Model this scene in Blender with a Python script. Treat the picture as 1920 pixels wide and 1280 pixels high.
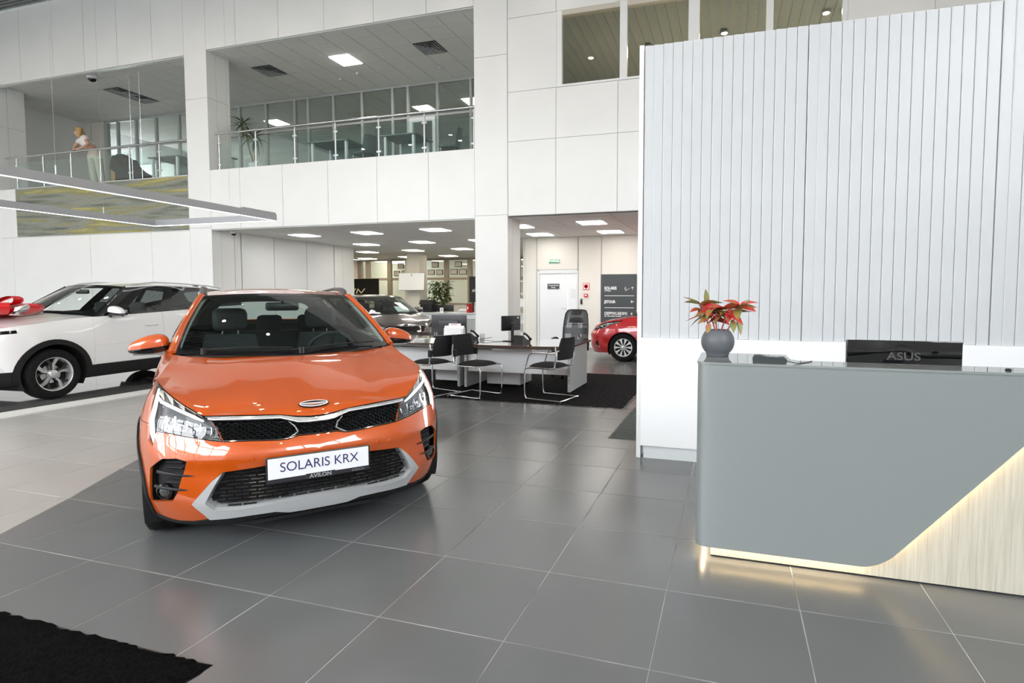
import bpy, bmesh, math, random
from mathutils import Vector, Matrix
from mathutils.geometry import delaunay_2d_cdt
for o in list(bpy.data.objects): bpy.data.objects.remove(o)
scene = bpy.context.scene
COL = scene.collection
random.seed(7)
PI = math.pi
sin, cos, rad = math.sin, math.cos, math.radians

# ------------------------------------------------------------------ camera
cam_d = bpy.data.cameras.new('camera'); cam_o = bpy.data.objects.new('camera', cam_d); COL.objects.link(cam_o)
def aim(yaw, pitch, roll, loc):
    cy, sy, cp, sp = cos(yaw), sin(yaw), cos(pitch), sin(pitch)
    f = Vector((sy*cp, cy*cp, sp)); r = Vector((cy, -sy, 0)); u = r.cross(f)
    r2 = cos(roll)*r + sin(roll)*u; u2 = -sin(roll)*r + cos(roll)*u
    m = Matrix((r2, u2, -f)).transposed().to_4x4(); m.translation = loc
    return m
cam_o.matrix_world = aim(-.2925, -.0553, .002, (2.0724, -2.0455, 1.4211))
cam_d.sensor_width = 36; cam_d.lens = 1037.8/1920*36
cam_d.shift_x = -96.7/1920; cam_d.shift_y = -27.3/1920
cam_d.clip_start = .05; cam_d.clip_end = 300
scene.camera = cam_o

# ------------------------------------------------------------------ sky, exposure
world = bpy.data.worlds.new('overcast_sky'); scene.world = world; world.use_nodes = True
bgn = world.node_tree.nodes['Background']
bgn.inputs[0].default_value = (.94, .965, 1.0, 1); bgn.inputs[1].default_value = 6.5
vs = scene.view_settings
vs.view_transform = 'Standard'; vs.look = 'None'; vs.gamma = 1; vs.exposure = 0.80
vs.use_curve_mapping = False

# ------------------------------------------------------------------ materials
MATS = {}
def mat(name, col=(.8,.8,.8), rough=.5, metal=0, coat=0, cior=1.5, emit=None, es=0, spec=.5, trans=0, ior=1.45, croug=.03, build=None):
    if name in MATS: return MATS[name]
    m = bpy.data.materials.new(name); m.use_nodes = True; nt = m.node_tree; b = nt.nodes['Principled BSDF']
    i = b.inputs
    i['Base Color'].default_value = (*col, 1); i['Roughness'].default_value = rough; i['Metallic'].default_value = metal
    i['Coat Weight'].default_value = coat; i['Coat Roughness'].default_value = croug; i['Specular IOR Level'].default_value = spec
    i['Coat IOR'].default_value = cior; i['Transmission Weight'].default_value = trans; i['IOR'].default_value = ior
    if emit: i['Emission Color'].default_value = (*emit, 1); i['Emission Strength'].default_value = es
    if build: build(nt, b)
    MATS[name] = m
    return m
def noise_col(c1, c2, scale=5, detail=4, stretch=(1,1,1), bump=0, lo=.35, hi=.65, coord='Object', rv=0):
    def f(nt, b):
        tc = nt.nodes.new('ShaderNodeTexCoord'); mp = nt.nodes.new('ShaderNodeMapping'); mp.inputs['Scale'].default_value = stretch
        nz = nt.nodes.new('ShaderNodeTexNoise'); nz.inputs['Scale'].default_value = scale; nz.inputs['Detail'].default_value = detail
        rp = nt.nodes.new('ShaderNodeValToRGB')
        rp.color_ramp.elements[0].position = lo; rp.color_ramp.elements[0].color = (*c1, 1)
        rp.color_ramp.elements[1].position = hi; rp.color_ramp.elements[1].color = (*c2, 1)
        L = nt.links.new
        L(tc.outputs[coord], mp.inputs[0]); L(mp.outputs[0], nz.inputs['Vector']); L(nz.outputs['Fac'], rp.inputs[0]); L(rp.outputs[0], b.inputs['Base Color'])
        if bump:
            bp = nt.nodes.new('ShaderNodeBump'); bp.inputs['Strength'].default_value = bump; bp.inputs['Distance'].default_value = .01
            L(nz.outputs['Fac'], bp.inputs['Height']); L(bp.outputs[0], b.inputs['Normal'])
        if rv:
            mr = nt.nodes.new('ShaderNodeMapRange'); r0 = b.inputs['Roughness'].default_value
            mr.inputs[3].default_value = r0-rv; mr.inputs[4].default_value = r0+rv
            L(nz.outputs['Fac'], mr.inputs[0]); L(mr.outputs[0], b.inputs['Roughness'])
    return f
def clear_glass(name, tint=(.9,.95,.93), refl=1.0, f0=1.5):
    if name in MATS: return MATS[name]
    m = bpy.data.materials.new(name); m.use_nodes = True; nt = m.node_tree; nt.nodes.remove(nt.nodes['Principled BSDF'])
    out = nt.nodes['Material Output']; tr = nt.nodes.new('ShaderNodeBsdfTransparent'); tr.inputs[0].default_value = (*tint, 1)
    gl = nt.nodes.new('ShaderNodeBsdfGlossy'); gl.inputs['Roughness'].default_value = .01; gl.inputs[0].default_value = (refl, refl, refl, 1)
    lw = nt.nodes.new('ShaderNodeLayerWeight'); pw = nt.nodes.new('ShaderNodeMath'); pw.operation = 'POWER'; pw.inputs[1].default_value = 5
    r0 = ((f0-1)/(f0+1))**2*1.8; mr = nt.nodes.new('ShaderNodeMapRange'); mr.inputs[3].default_value = r0; mr.inputs[4].default_value = 1
    mx = nt.nodes.new('ShaderNodeMixShader'); L = nt.links.new
    L(lw.outputs['Facing'], pw.inputs[0]); L(pw.outputs[0], mr.inputs[0]); L(mr.outputs[0], mx.inputs[0]); L(tr.outputs[0], mx.inputs[1]); L(gl.outputs[0], mx.inputs[2]); L(mx.outputs[0], out.inputs[0])
    MATS[name] = m
    return m
def glow(name, col, s): return mat(name, (.8,.8,.8), .6, emit=col, es=s)

M_panel = mat('white_composite_panel', (.86,.87,.86), .28, spec=.45, build=noise_col((.85,.86,.85),(.87,.88,.875),1.2,2))
M_joint = mat('panel_joint_grey', (.50,.52,.52), .6)
M_cream = mat('cream_wall_panel', (.80,.775,.71), .45, build=noise_col((.79,.765,.70),(.81,.785,.72),1.1,2))
M_white = mat('white_laminate', (.86,.88,.90), .3)
M_black = mat('black_plastic', (.012,.012,.014), .35)
M_blackgloss = mat('black_gloss_plastic', (.006,.006,.008), .08, coat=.5)
M_blackfab = mat('black_fabric', (.012,.012,.014), .85, build=noise_col((.008,.008,.009),(.018,.018,.02),60,3,bump=.15))
M_chrome = mat('chrome', (.82,.83,.84), .08, 1)
M_steel = mat('brushed_steel', (.62,.64,.65), .25, 1)
M_alu = mat('silver_aluminium', (.62,.64,.65), .3, .6)
M_grey = mat('grey_paint', (.36,.38,.39), .45)
M_dgrey = mat('dark_grey_paint', (.05,.055,.06), .45)
M_rubber = mat('tyre_rubber', (.008,.008,.009), .8, spec=.25, build=noise_col((.006,.006,.007),(.011,.011,.012),30,2))
M_paper = mat('white_paper', (.85,.86,.87), .6)
M_glass = clear_glass('clear_pane_glass', (.90,.95,.93))
M_rail_glass = clear_glass('railing_glass', (.90,.96,.945))
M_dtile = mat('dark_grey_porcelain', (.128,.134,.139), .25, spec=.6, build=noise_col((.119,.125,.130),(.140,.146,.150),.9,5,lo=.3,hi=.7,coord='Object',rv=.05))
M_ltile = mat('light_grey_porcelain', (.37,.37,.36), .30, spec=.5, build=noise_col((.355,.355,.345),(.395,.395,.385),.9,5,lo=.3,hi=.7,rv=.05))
M_grout = mat('tile_grout', (.3,.3,.3), .8, build=noise_col((.10,.10,.10),(.50,.51,.51),1.7,3,coord='Object'))
M_mirrorfloor = mat('polished_grey_floor', (.13,.135,.135), .05, spec=.8, coat=.3)
M_ctile = mat('mineral_ceiling_tile', (.86,.86,.83), .85, build=noise_col((.84,.84,.81),(.88,.88,.85),40,3,bump=.05))
M_cgrid = mat('ceiling_grid_grey', (.22,.22,.21), .6)

# ------------------------------------------------------------------ mesh helpers
class MB:
    def __init__(s): s.v = []; s.f = []
    def add(s, vs_, fs_):
        n = len(s.v); s.v += [tuple(p) for p in vs_]; s.f += [tuple(n+i for i in q) for q in fs_]; return s
    def box(s, x0, x1, y0, y1, z0, z1):
        return s.add([(x0,y0,z0),(x1,y0,z0),(x1,y1,z0),(x0,y1,z0),(x0,y0,z1),(x1,y0,z1),(x1,y1,z1),(x0,y1,z1)],
                     [(0,3,2,1),(4,5,6,7),(0,1,5,4),(1,2,6,5),(2,3,7,6),(3,0,4,7)])
    def bbox(s, x0, x1, y0, y1, z0, z1, r=.01):          # box with chamfered vertical and horizontal edges
        r = min(r, (x1-x0)/2.01, (y1-y0)/2.01, (z1-z0)/2.01)
        bm = bmesh.new(); bmesh.ops.create_cube(bm, size=1)
        for v in bm.verts: v.co = Vector(((x0+x1)/2+v.co.x*(x1-x0), (y0+y1)/2+v.co.y*(y1-y0), (z0+z1)/2+v.co.z*(z1-z0)))
        bmesh.ops.bevel(bm, geom=bm.edges[:], offset=r, segments=2, profile=.5, affect='EDGES')
        bm.verts.index_update()
        s.add([v.co for v in bm.verts], [[v.index for v in f.verts] for f in bm.faces]); bm.free(); return s
    def prism(s, poly, axis, d0, d1):                      # poly of 2D points extruded along axis
        def P3(p, d): return (d, p[0], p[1]) if axis == 'x' else ((p[0], d, p[1]) if axis == 'y' else (p[0], p[1], d))
        n = len(poly)
        return s.add([P3(p, d0) for p in poly]+[P3(p, d1) for p in poly],
                     [tuple(range(n))[::-1], tuple(range(n, 2*n))]+[(i, (i+1) % n, n+(i+1) % n, n+i) for i in range(n)])
    def tube(s, pts, r, n=8, closed=False, cap=True, prof=None):
        pts = [Vector(p) for p in pts]; m = len(pts); rs = r if isinstance(r, (list, tuple)) else [r]*m
        T = []
        for i in range(m):
            a = pts[(i-1) % m] if (closed or i > 0) else pts[i]; b = pts[(i+1) % m] if (closed or i < m-1) else pts[i]
            T.append((b-a).normalized())
        up = Vector((0,0,1)) if abs(T[0].z) < .95 else Vector((1,0,0))
        nrm = T[0].cross(up).normalized(); base = len(s.v)
        for i in range(m):
            if i > 0:
                nrm = (nrm - T[i]*nrm.dot(T[i]))
                nrm = nrm.normalized() if nrm.length > 1e-6 else T[i].orthogonal().normalized()
            bn = T[i].cross(nrm)
            if prof:
                for (px, py) in prof: s.v.append(tuple(pts[i]+nrm*px*rs[i]+bn*py*rs[i]))
            else:
                for k in range(n):
                    a = 2*PI*k/n; s.v.append(tuple(pts[i]+nrm*cos(a)*rs[i]+bn*sin(a)*rs[i]))
        n = len(prof) if prof else n
        for i in range(m if closed else m-1):
            j = (i+1) % m
            for k in range(n):
                k2 = (k+1) % n; s.f.append((base+i*n+k, base+i*n+k2, base+j*n+k2, base+j*n+k))
        if cap and not closed:
            s.f.append(tuple(base+k for k in range(n))[::-1]); s.f.append(tuple(base+(m-1)*n+k for k in range(n)))
        return s
    def cyl(s, p0, p1, r, n=16, r1=None): return s.tube([p0, p1], [r, r if r1 is None else r1], n)
    def lathe(s, prof, n=24, c=(0,0,0), axis='z', cap=True):         # prof: (radius, height)
        base = len(s.v); m = len(prof)
        for (r, h) in prof:
            for k in range(n):
                a = 2*PI*k/n; p = (r*cos(a), r*sin(a), h)
                if axis == 'y': p = (p[0], p[2], p[1])
                elif axis == 'x': p = (p[2], p[0], p[1])
                s.v.append((p[0]+c[0], p[1]+c[1], p[2]+c[2]))
        for i in range(m-1):
            for k in range(n):
                k2 = (k+1) % n; s.f.append((base+i*n+k, base+i*n+k2, base+(i+1)*n+k2, base+(i+1)*n+k))
        if cap and prof[0][0] > 1e-5: s.f.append(tuple(base+k for k in range(n))[::-1])
        if cap and prof[-1][0] > 1e-5: s.f.append(tuple(base+(m-1)*n+k for k in range(n)))
        return s
    def sphere(s, c, rx, ry=None, rz=None, n=16, m=10):
        ry = rx if ry is None else ry; rz = rx if rz is None else rz; base = len(s.v)
        for i in range(m+1):
            ph = PI*i/m
            for k in range(n):
                a = 2*PI*k/n; s.v.append((c[0]+rx*sin(ph)*cos(a), c[1]+ry*sin(ph)*sin(a), c[2]+rz*cos(ph)))
        for i in range(m):
            for k in range(n):
                k2 = (k+1) % n; s.f.append((base+i*n+k, base+(i+1)*n+k, base+(i+1)*n+k2, base+i*n+k2))
        return s
    def grid(s, fn, us, vs_, flip=False):
        base = len(s.v); n = len(vs_)
        for u in us:
            for v in vs_: s.v.append(tuple(fn(u, v)))
        for i in range(len(us)-1):
            for j in range(n-1):
                q = (base+i*n+j, base+(i+1)*n+j, base+(i+1)*n+j+1, base+i*n+j+1); s.f.append(q[::-1] if flip else q)
        return s
    def xf(s, M):
        s.v = [tuple(M @ Vector(p)) for p in s.v]; return s
    def mesh(s, name, m, smooth=None, weld=1e-5):
        me = bpy.data.meshes.new(name); me.from_pydata(s.v, [], s.f)
        bm = bmesh.new(); bm.from_mesh(me)
        if weld: bmesh.ops.remove_doubles(bm, verts=bm.verts[:], dist=weld)
        bmesh.ops.recalc_face_normals(bm, faces=bm.faces[:]); bm.to_mesh(me); bm.free()
        if m: me.materials.append(m)
        if smooth is not None:
            me.polygons.foreach_set('use_smooth', [True]*len(me.polygons)); me.set_sharp_from_angle(angle=rad(smooth))
        return me
    def build(s, name, m, parent=None, smooth=None, loc=None, rz=0, weld=1e-5):
        return link(name, s.mesh(name, m, smooth, weld), parent, loc, rz)
def link(name, me, parent=None, loc=None, rz=0):
    o = bpy.data.objects.new(name, me); COL.objects.link(o)
    if parent: o.parent = parent
    if loc: o.location = loc
    if rz: o.rotation_euler = (0, 0, rz)
    return o
def tag(o, label=None, cat=None, group=None, kind=None):
    if label: o['label'] = label
    if cat: o['category'] = cat
    if group: o['group'] = group
    if kind: o['kind'] = kind
    return o
def thing(name, label, cat, loc=(0,0,0), rz=0, group=None):
    o = bpy.data.objects.new(name, None); COL.objects.link(o); o.location = loc; o.rotation_euler = (0,0,rz); o.empty_display_size = .1
    return tag(o, label, cat, group)
def struct(name, label=None):
    o = bpy.data.objects.new(name, None); COL.objects.link(o); o['kind'] = 'structure'
    if label: o['label'] = label
    return o
def copy_tree(o, parent=None):
    c = o.copy(); COL.objects.link(c)
    if parent: c.parent = parent
    for ch in o.children: copy_tree(ch, c)
    return c
FONT = None
def text(name, s, size, m, parent, M, depth=.002, align='LEFT', bold=0, sx=1.0):
    cu = bpy.data.curves.new('lettering', 'FONT'); cu.body = s; cu.size = size; cu.extrude = depth; cu.align_x = align; cu.align_y = 'CENTER'; cu.offset = bold
    to = bpy.data.objects.new('lettering', cu); COL.objects.link(to)
    dg = bpy.context.evaluated_depsgraph_get(); me = bpy.data.meshes.new_from_object(to.evaluated_get(dg))
    bpy.data.objects.remove(to); me.transform(M @ Matrix.Diagonal((sx,1,1,1))); me.materials.clear(); me.materials.append(m)
    return link(name, me, parent)
def on_wall(x, y, z):      # lettering on a wall facing -Y
    return Matrix.Translation((x, y, z)) @ Matrix.Rotation(PI/2, 4, 'X')
def rrect(x0, x1, y0, y1, r, n=5):
    out = []
    for (cx, cy, a0) in ((x1-r, y0+r, -90), (x1-r, y1-r, 0), (x0+r, y1-r, 90), (x0+r, y0+r, 180)):
        for k in range(n+1):
            a = rad(a0+90*k/n); out.append((cx+r*cos(a), cy+r*sin(a)))
    return out
def spline(xs, ys):        # smooth interpolation through the points (monotone cubic)
    n = len(xs); d = [(ys[i+1]-ys[i])/(xs[i+1]-xs[i]) for i in range(n-1)]
    m = [d[0]]+[0 if d[i-1]*d[i] <= 0 else 2*d[i-1]*d[i]/(d[i-1]+d[i]) for i in range(1, n-1)]+[d[-1]]
    def f(x):
        if x <= xs[0]: return ys[0]+m[0]*(x-xs[0])*0
        if x >= xs[-1]: return ys[-1]
        i = 0
        while x > xs[i+1]: i += 1
        h = xs[i+1]-xs[i]; t = (x-xs[i])/h
        return (1+2*t)*(1-t)**2*ys[i]+t*(1-t)**2*h*m[i]+t*t*(3-2*t)*ys[i+1]+t*t*(t-1)*h*m[i+1]
    return f
def lerp(a, b, t): return a+(b-a)*t
def smooth01(t): t = max(0, min(1, t)); return t*t*(3-2*t)
def catmull(P, n=8, closed=False):
    P = [Vector(p) for p in P]; m = len(P); out = []
    for i in range(m if closed else m-1):
        g = lambda k: P[k % m] if closed else P[max(0, min(m-1, k))]
        a, b, c, d = g(i-1), g(i), g(i+1), g(i+2)
        for k in range(n):
            t = k/n; out.append(.5*((2*b)+(c-a)*t+(2*a-5*b+4*c-d)*t*t+(3*b-a-3*c+d)*t**3))
    if not closed: out.append(P[-1])
    return out
# ================================================================== SETTING
YF = 8.66
# ---- floor
def bound_x(y):
    P_ = [(-9,1.5),(-1,-1.62),(-.3,-1.90),(.07,-2.06),(.46,-2.26),(.89,-2.52),(1.33,-2.78),(2.6,-3.5),(4.5,-4.2),(7,-4.6),(20,-4.8)]
    if y <= P_[0][0]: return P_[0][1]
    for (y0,x0),(y1,x1) in zip(P_, P_[1:]):
        if y <= y1: return lerp(x0, x1, (y-y0)/(y1-y0))
    return P_[-1][1]
floor = MB().box(-24,16,-12,26,-.25,-.0016).build('floor', M_grout); tag(floor, kind='structure')
def clip_poly(poly, p, n):
    out = []
    for i in range(len(poly)):
        a, b = poly[i], poly[(i+1) % len(poly)]
        da = (a[0]-p[0])*n[0]+(a[1]-p[1])*n[1]; db = (b[0]-p[0])*n[0]+(b[1]-p[1])*n[1]
        if da >= 0: out.append(a)
        if da*db < 0: t = da/(da-db); out.append((a[0]+(b[0]-a[0])*t, a[1]+(b[1]-a[1])*t))
    return out
def tile_mesh(poly, m, c):
    n = len(poly); mb = MB(); ins = []
    for (x, y) in poly:
        d = Vector((c[0]-x, c[1]-y)); d = d.normalized()*.003 if d.length > .01 else d*0
        ins.append((x+d.x, y+d.y))
    mb.add([(x-c[0], y-c[1], -.006) for x, y in poly]+[(x-c[0], y-c[1], -.0012) for x, y in poly]+[(x-c[0], y-c[1], 0) for x, y in ins],
           [tuple(range(2*n, 3*n))]+[(i, (i+1) % n, n+(i+1) % n, n+i) for i in range(n)]+[(n+i, n+(i+1) % n, 2*n+(i+1) % n, 2*n+i) for i in range(n)])
    return mb
G = .6; gp = .0022
full_d = tile_mesh([(gp,gp),(G-gp,gp),(G-gp,G-gp),(gp,G-gp)], M_dtile, (G/2,G/2)).mesh('tile', M_dtile)
full_l = tile_mesh([(gp,gp),(G-gp,gp),(G-gp,G-gp),(gp,G-gp)], M_ltile, (G/2,G/2)).mesh('tile', M_ltile)
pieces = []
iv = cam_o.matrix_world.inverted()
def in_view(p, mx=1.05):
    q = iv @ Vector(p)
    if q.z > -.3: return False
    px = 1056.7+1037.8*q.x/-q.z; py = 612.7-1037.8*q.y/-q.z
    return -60 < px < 1980 and -60 < py < 1340
for i in range(-24, 15):
    for j in range(-15, 40):
        x0, y0 = i*G, j*G
        if x0 < -5.95-.01: x0c = -5.95
        else: x0c = x0
        if x0+G <= -5.95:
            if y0 >= 8.4: pieces.append((False, 999, 'd', None, (x0+G/2, y0+G/2)))
            continue
        sq = [(x0c+gp,y0+gp),(x0+G-gp,y0+gp),(x0+G-gp,y0+G-gp),(x0c+gp,y0+G-gp)]
        c = (x0+G/2, y0+G/2); ba, bb = bound_x(y0), bound_x(y0+G); d = (c[0]-2.07)**2+(c[1]+2.05)**2
        vis = in_view((c[0],c[1],0)) or in_view((x0+G,y0,0)) or in_view((x0,y0+G,0))
        lo, hi = min(ba,bb), max(ba,bb)
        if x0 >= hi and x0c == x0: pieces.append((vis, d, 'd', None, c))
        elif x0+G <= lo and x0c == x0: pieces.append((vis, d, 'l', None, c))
        else:
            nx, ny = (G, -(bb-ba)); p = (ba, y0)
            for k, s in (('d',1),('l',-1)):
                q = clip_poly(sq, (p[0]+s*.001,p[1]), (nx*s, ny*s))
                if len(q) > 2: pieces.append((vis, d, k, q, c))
pieces.sort(key=lambda t: (not t[0], t[1]))
rest = {'d': MB(), 'l': MB()}
for n_, (vis, d, k, q, c) in enumerate(pieces):
    m = M_dtile if k == 'd' else M_ltile
    if n_ < 295 and vis:
        if q is None: link('tile', full_d if k == 'd' else full_l, floor, (c[0], c[1], 0))
        else: link('tile', tile_mesh(q, m, c).mesh('tile', m), floor, (c[0], c[1], 0))
    else:
        mb = tile_mesh(q or [(c[0]-G/2+gp,c[1]-G/2+gp),(c[0]+G/2-gp,c[1]-G/2+gp),(c[0]+G/2-gp,c[1]+G/2-gp),(c[0]-G/2+gp,c[1]+G/2-gp)], m, c)
        rest[k].add([(x+c[0], y+c[1], z) for x, y, z in mb.v], mb.f)
tag(rest['d'].build('tile_field', M_dtile, floor, weld=0), kind='stuff'); tag(rest['l'].build('tile_field', M_ltile, floor, weld=0), kind='stuff')
# polished display floor under the white car: strip and slabs
tag(MB().box(-6.30,-5.957,-9,YF,-.01,.012).build('trim_1', mat('white_floor_trim', (.72,.73,.72), .35)), 'white floor strip edging the polished display area', kind='structure')
for i in range(10):
    for j in range(14):
        x1 = -6.305-i*1.2; y0 = -3+j*1.2
        if y0 > YF-.05: continue
        MB().box(x1-1.196, x1, y0, min(y0+1.196, YF), -.01, .002).build('polished_slab', M_mirrorfloor, floor)

# ---- back wall (tall facade of white panels)
wall = struct('wall_back', 'tall white panelled facade with gallery openings')
def panel(x0, x1, z0, z1, y=YF, par=None, m=None, t=.03, g=.006):
    return MB().box(x0+g, x1-g, y, y+t, z0+g, z1-g).build('panel', m or M_panel, par or wall)
core = MB()
def band(x0, x1, z0, z1, xs=(), zs=(), par=None, m=None, y=YF, t=.12, core_=None):
    (core_ or core).box(x0+.001, x1-.001, y+.012, y+t, z0, z1)
    X = [x0]+[x for x in xs if x0 < x < x1]+[x1]; Zs = [z0]+[z for z in zs if z0 < z < z1]+[z1]
    for a, b in zip(X, X[1:]):
        for c, d in zip(Zs, Zs[1:]): panel(a, b, c, d, y, par, m)
CE = 9.32
band(-19.5,-10.95,7.33,CE,(-18.15,-16.89,-15.6,-14.4,-13.2,-12.0))
band(-10.25,-3.10,7.38,CE,(-9.33,-8.07,-6.8,-5.5,-4.2))
band(-10.25,-3.10,3.05,4.50,(-9.33,-8.06,-6.78,-5.48,-4.19))
band(-19.5,-10.95,3.05,4.42,())
RX = (-1.32,-.07,1.20,2.47,3.90,5.2,6.5,7.8)
band(-2.355,9.5,3.07,5.56,RX,(4.57,))
band(-2.355,-1.30,5.56,7.02)
band(3.90,9.5,5.56,7.02,RX)
band(-2.355,9.5,7.02,CE,RX,(8.2,))
band(-19.5,-10.95,0,3.05,(-17.58,-14.49,-12.26))
core.build('wall_core', M_joint, wall)
# columns
def column(x0, x1, y0, y1, H, zs, m=None, label=None):
    c = struct('column', label); m = m or M_panel
    MB().box(x0+.012, x1-.012, y0+.012, y1, 0, H).build('column_core', M_joint, c)
    Z_ = [0]+list(zs)+[H]
    for a, b in zip(Z_, Z_[1:]):
        MB().box(x0+.001, x1-.001, y0-.001, y0+.02, a+.005, b-.005).build('panel', m, c)
        for xs_ in ((x0,x0+.02),(x1-.02,x1)):
            ym = lerp(y0, y1, .4)
            MB().box(xs_[0], xs_[1], y0+.021, ym-.004, a+.005, b-.005).build('panel', m, c)
            MB().box(xs_[0], xs_[1], ym+.004, y1, a+.005, b-.005).build('panel', m, c)
    return c
column(-3.10,-2.36,YF,9.36,CE,(3.10,6.33), label='white panelled column beside the office desks')
column(-10.95,-10.25,YF,9.30,CE,(3.10,6.25), label='white panelled column left of the gallery')
column(-18.8,-18.05,YF,9.36,CE,(3.10,6.25), label='white panelled column at the far left')
# hall ceiling of dark slats, its downlights
ceil = MB().box(-24,10,-12,YF+.4,CE+.25,CE+.45).build('ceiling', mat('dark_ceiling_void', (.045,.05,.05), .7)); tag(ceil, kind='structure')
M_slat = mat('grey_ceiling_slat', (.20,.22,.215), .5)
sl = MB().box(-12,12,-.035,.035,-.05,.05).mesh('slat', M_slat)
for k in range(90): 
    y = YF-.06-.11*k
    o = link('slat', sl, ceil, (-8, y, CE+.06))
    if k > 40: break
mb = MB()
for k in range(41, 180):
    y = YF-.06-.11*k; mb.box(-20, 4, y-.035, y+.035, CE+.01, CE+.11)
mb.box(4.02, 10, -12, YF, CE+.02, CE+.1); tag(mb.build('slat_field', M_slat, ceil), kind='stuff')
M_spot = glow('warm_downlight', (1,.88,.70), 260)
for i in range(9):
    for j in range(4):
        x, y = -17+i*2.9, -6.2+j*3.7
        t = thing('ceiling_downlight', ('first','second','third','fourth','fifth','sixth','seventh','eighth','ninth')[i]+' from left warm downlight in the hall ceiling row '+('by the glazed front','third from the gallery','second from the gallery','nearest the gallery')[j], 'downlight', (x, y, CE), group='hall downlights')
        MB().lathe([(.11,-.01),(.085,-.03),(.085,.0),(.11,.0)], 16).build('ring', M_white, t, 40)
        MB().lathe([(.08,-.02),(.0,-.021)], 14).build('lens', M_spot, t)
# glazed front and right side, unseen, solid parts placed to steer daylight: mullions, transoms
M_mull = mat('grey_mullion', (.16,.17,.18), .4)
wf = struct('wall_front', 'front wall of the hall, glazed on the left')
for k in range(10): MB().box(-19.5+k*2.3-.05, -19.5+k*2.3+.05, -9.1, -8.9, 0, CE).build('mullion', M_mull, wf)
for z in (.15, 3.1, 6.2, 9.2): MB().box(-19.5, 1.2, -9.08, -8.92, z-.06, z+.06).build('transom', M_mull, wf)
M_hall = mat('hall_grey_plaster', (.55,.55,.54), .7)
MB().box(1.2,9.6,-9.15,-8.9,0,CE).build('plaster', M_hall, wf)
wr = struct('wall_right', 'right wall of the hall with high windows'); MB().box(9.5,9.7,-9.15,YF,0,3.6).build('plaster', M_hall, wr)
MB().box(9.5,9.7,-2.0,YF,3.6,CE).build('plaster', M_hall, wr)
for k in range(3): MB().box(9.5,9.65,-9+k*2.3-.05,-9+k*2.3+.05,3.6,CE).build('mullion', M_mull, wr)
wl = MB().box(-19.8,-19.5,-9,YF+4,0,CE).build('wall_left', M_panel); tag(wl, kind='structure')
gr = MB().box(-80,80,-90,-9.2,-.3,-.05).build('ground', mat('street_asphalt', (.22,.22,.22), .9, build=noise_col((.18,.18,.18),(.27,.27,.27),2))); tag(gr, 'grey street outside the glass front', kind='structure')

# ---- lower office: ceiling, walls
cl = struct('ceiling_office', 'white tiled office ceiling with light panels')
MB().box(-14.2,6,YF+.125,19.6,3.062,3.2).build('ceiling_slab', M_cgrid, cl)
MB().box(-10.25,-3.1,YF+.03,YF+.13,3.035,3.049).build('soffit', M_panel, cl)
T = .667; tm = MB().box(.006,T-.006,.006,T-.006,0,.012).mesh('ceiling_tile', M_ctile); rest_ = MB()
for i in range(30):
    for j in range(-1, 16):
        x, y = -13.587+i*T, 9.2+j*T
        if x > 5: continue
        if j < 0:
            MB().box(x+.006,x+T-.006,YF+.14,9.194,3.05,3.062).build('ceiling_tile', M_ctile, cl); continue
        if y < 12.7 and -11.2 < x < 1.2: link('ceiling_tile', tm, cl, (x, y, 3.05))
        else: rest_.box(x+.004, x+T-.004, y+.004, y+T-.004, 3.05, 3.062)
tag(rest_.build('ceiling_tile_field', M_ctile, cl, weld=0), kind='stuff')
M_lpanel = glow('office_light_panel', (1,.97,.92), 10)
M_lpanelw = glow('office_light_panel_warm', (1,.88,.70), 10)
def panel_light(x, y, z, s, m, label, grp):
    t = thing('ceiling_light', label, 'ceiling light', (x, y, z), group=grp)
    fr = MB()
    for a in (0,1,2,3):
        M_ = Matrix.Rotation(a*PI/2, 4, 'Z'); q = MB().box(-s/2, s/2, s/2-.018, s/2, -.012, .004); q.xf(M_); fr.add(q.v, q.f)
    fr.build('frame', M_white, t); MB().box(-s/2+.018, s/2-.018, -s/2+.018, s/2-.018, -.020, -.004).build('diffuser', m, t)
    return t
LP = (((-8.92,10.3),(-6.92,10.25),(-4.88,10.15)),((-8.96,13.0),(-6.85,12.8),(-4.9,12.8)),((-10.83,15.6),(-8.78,15.4),(-6.8,15.3)),((-13.1,18.7),(-10.78,18.2),(-8.85,18.1),(-6.8,18.1)),((-2.68,10.1),(-.88,9.9),(1.0,10.0)),((-2.74,11.8),(-.84,11.7),(1.0,11.7)))
ROWN = ('nearest row of office ceiling lights left of the white column','second row of office ceiling lights','third row of office ceiling lights','farthest row of office ceiling lights','nearer row of ceiling lights by the service door','ceiling lights close to the service door wall')
for r_, row in enumerate(LP):
    for k, (x, y) in enumerate(row):
        panel_light(x, y, 3.05, .6, M_lpanelw if r_ in (2,3) else M_lpanel, ('left','middle' if len(row) == 3 else 'second','right' if len(row) == 3 else 'third','right')[k]+' light panel in the '+ROWN[r_], 'office ceiling lights')
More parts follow.
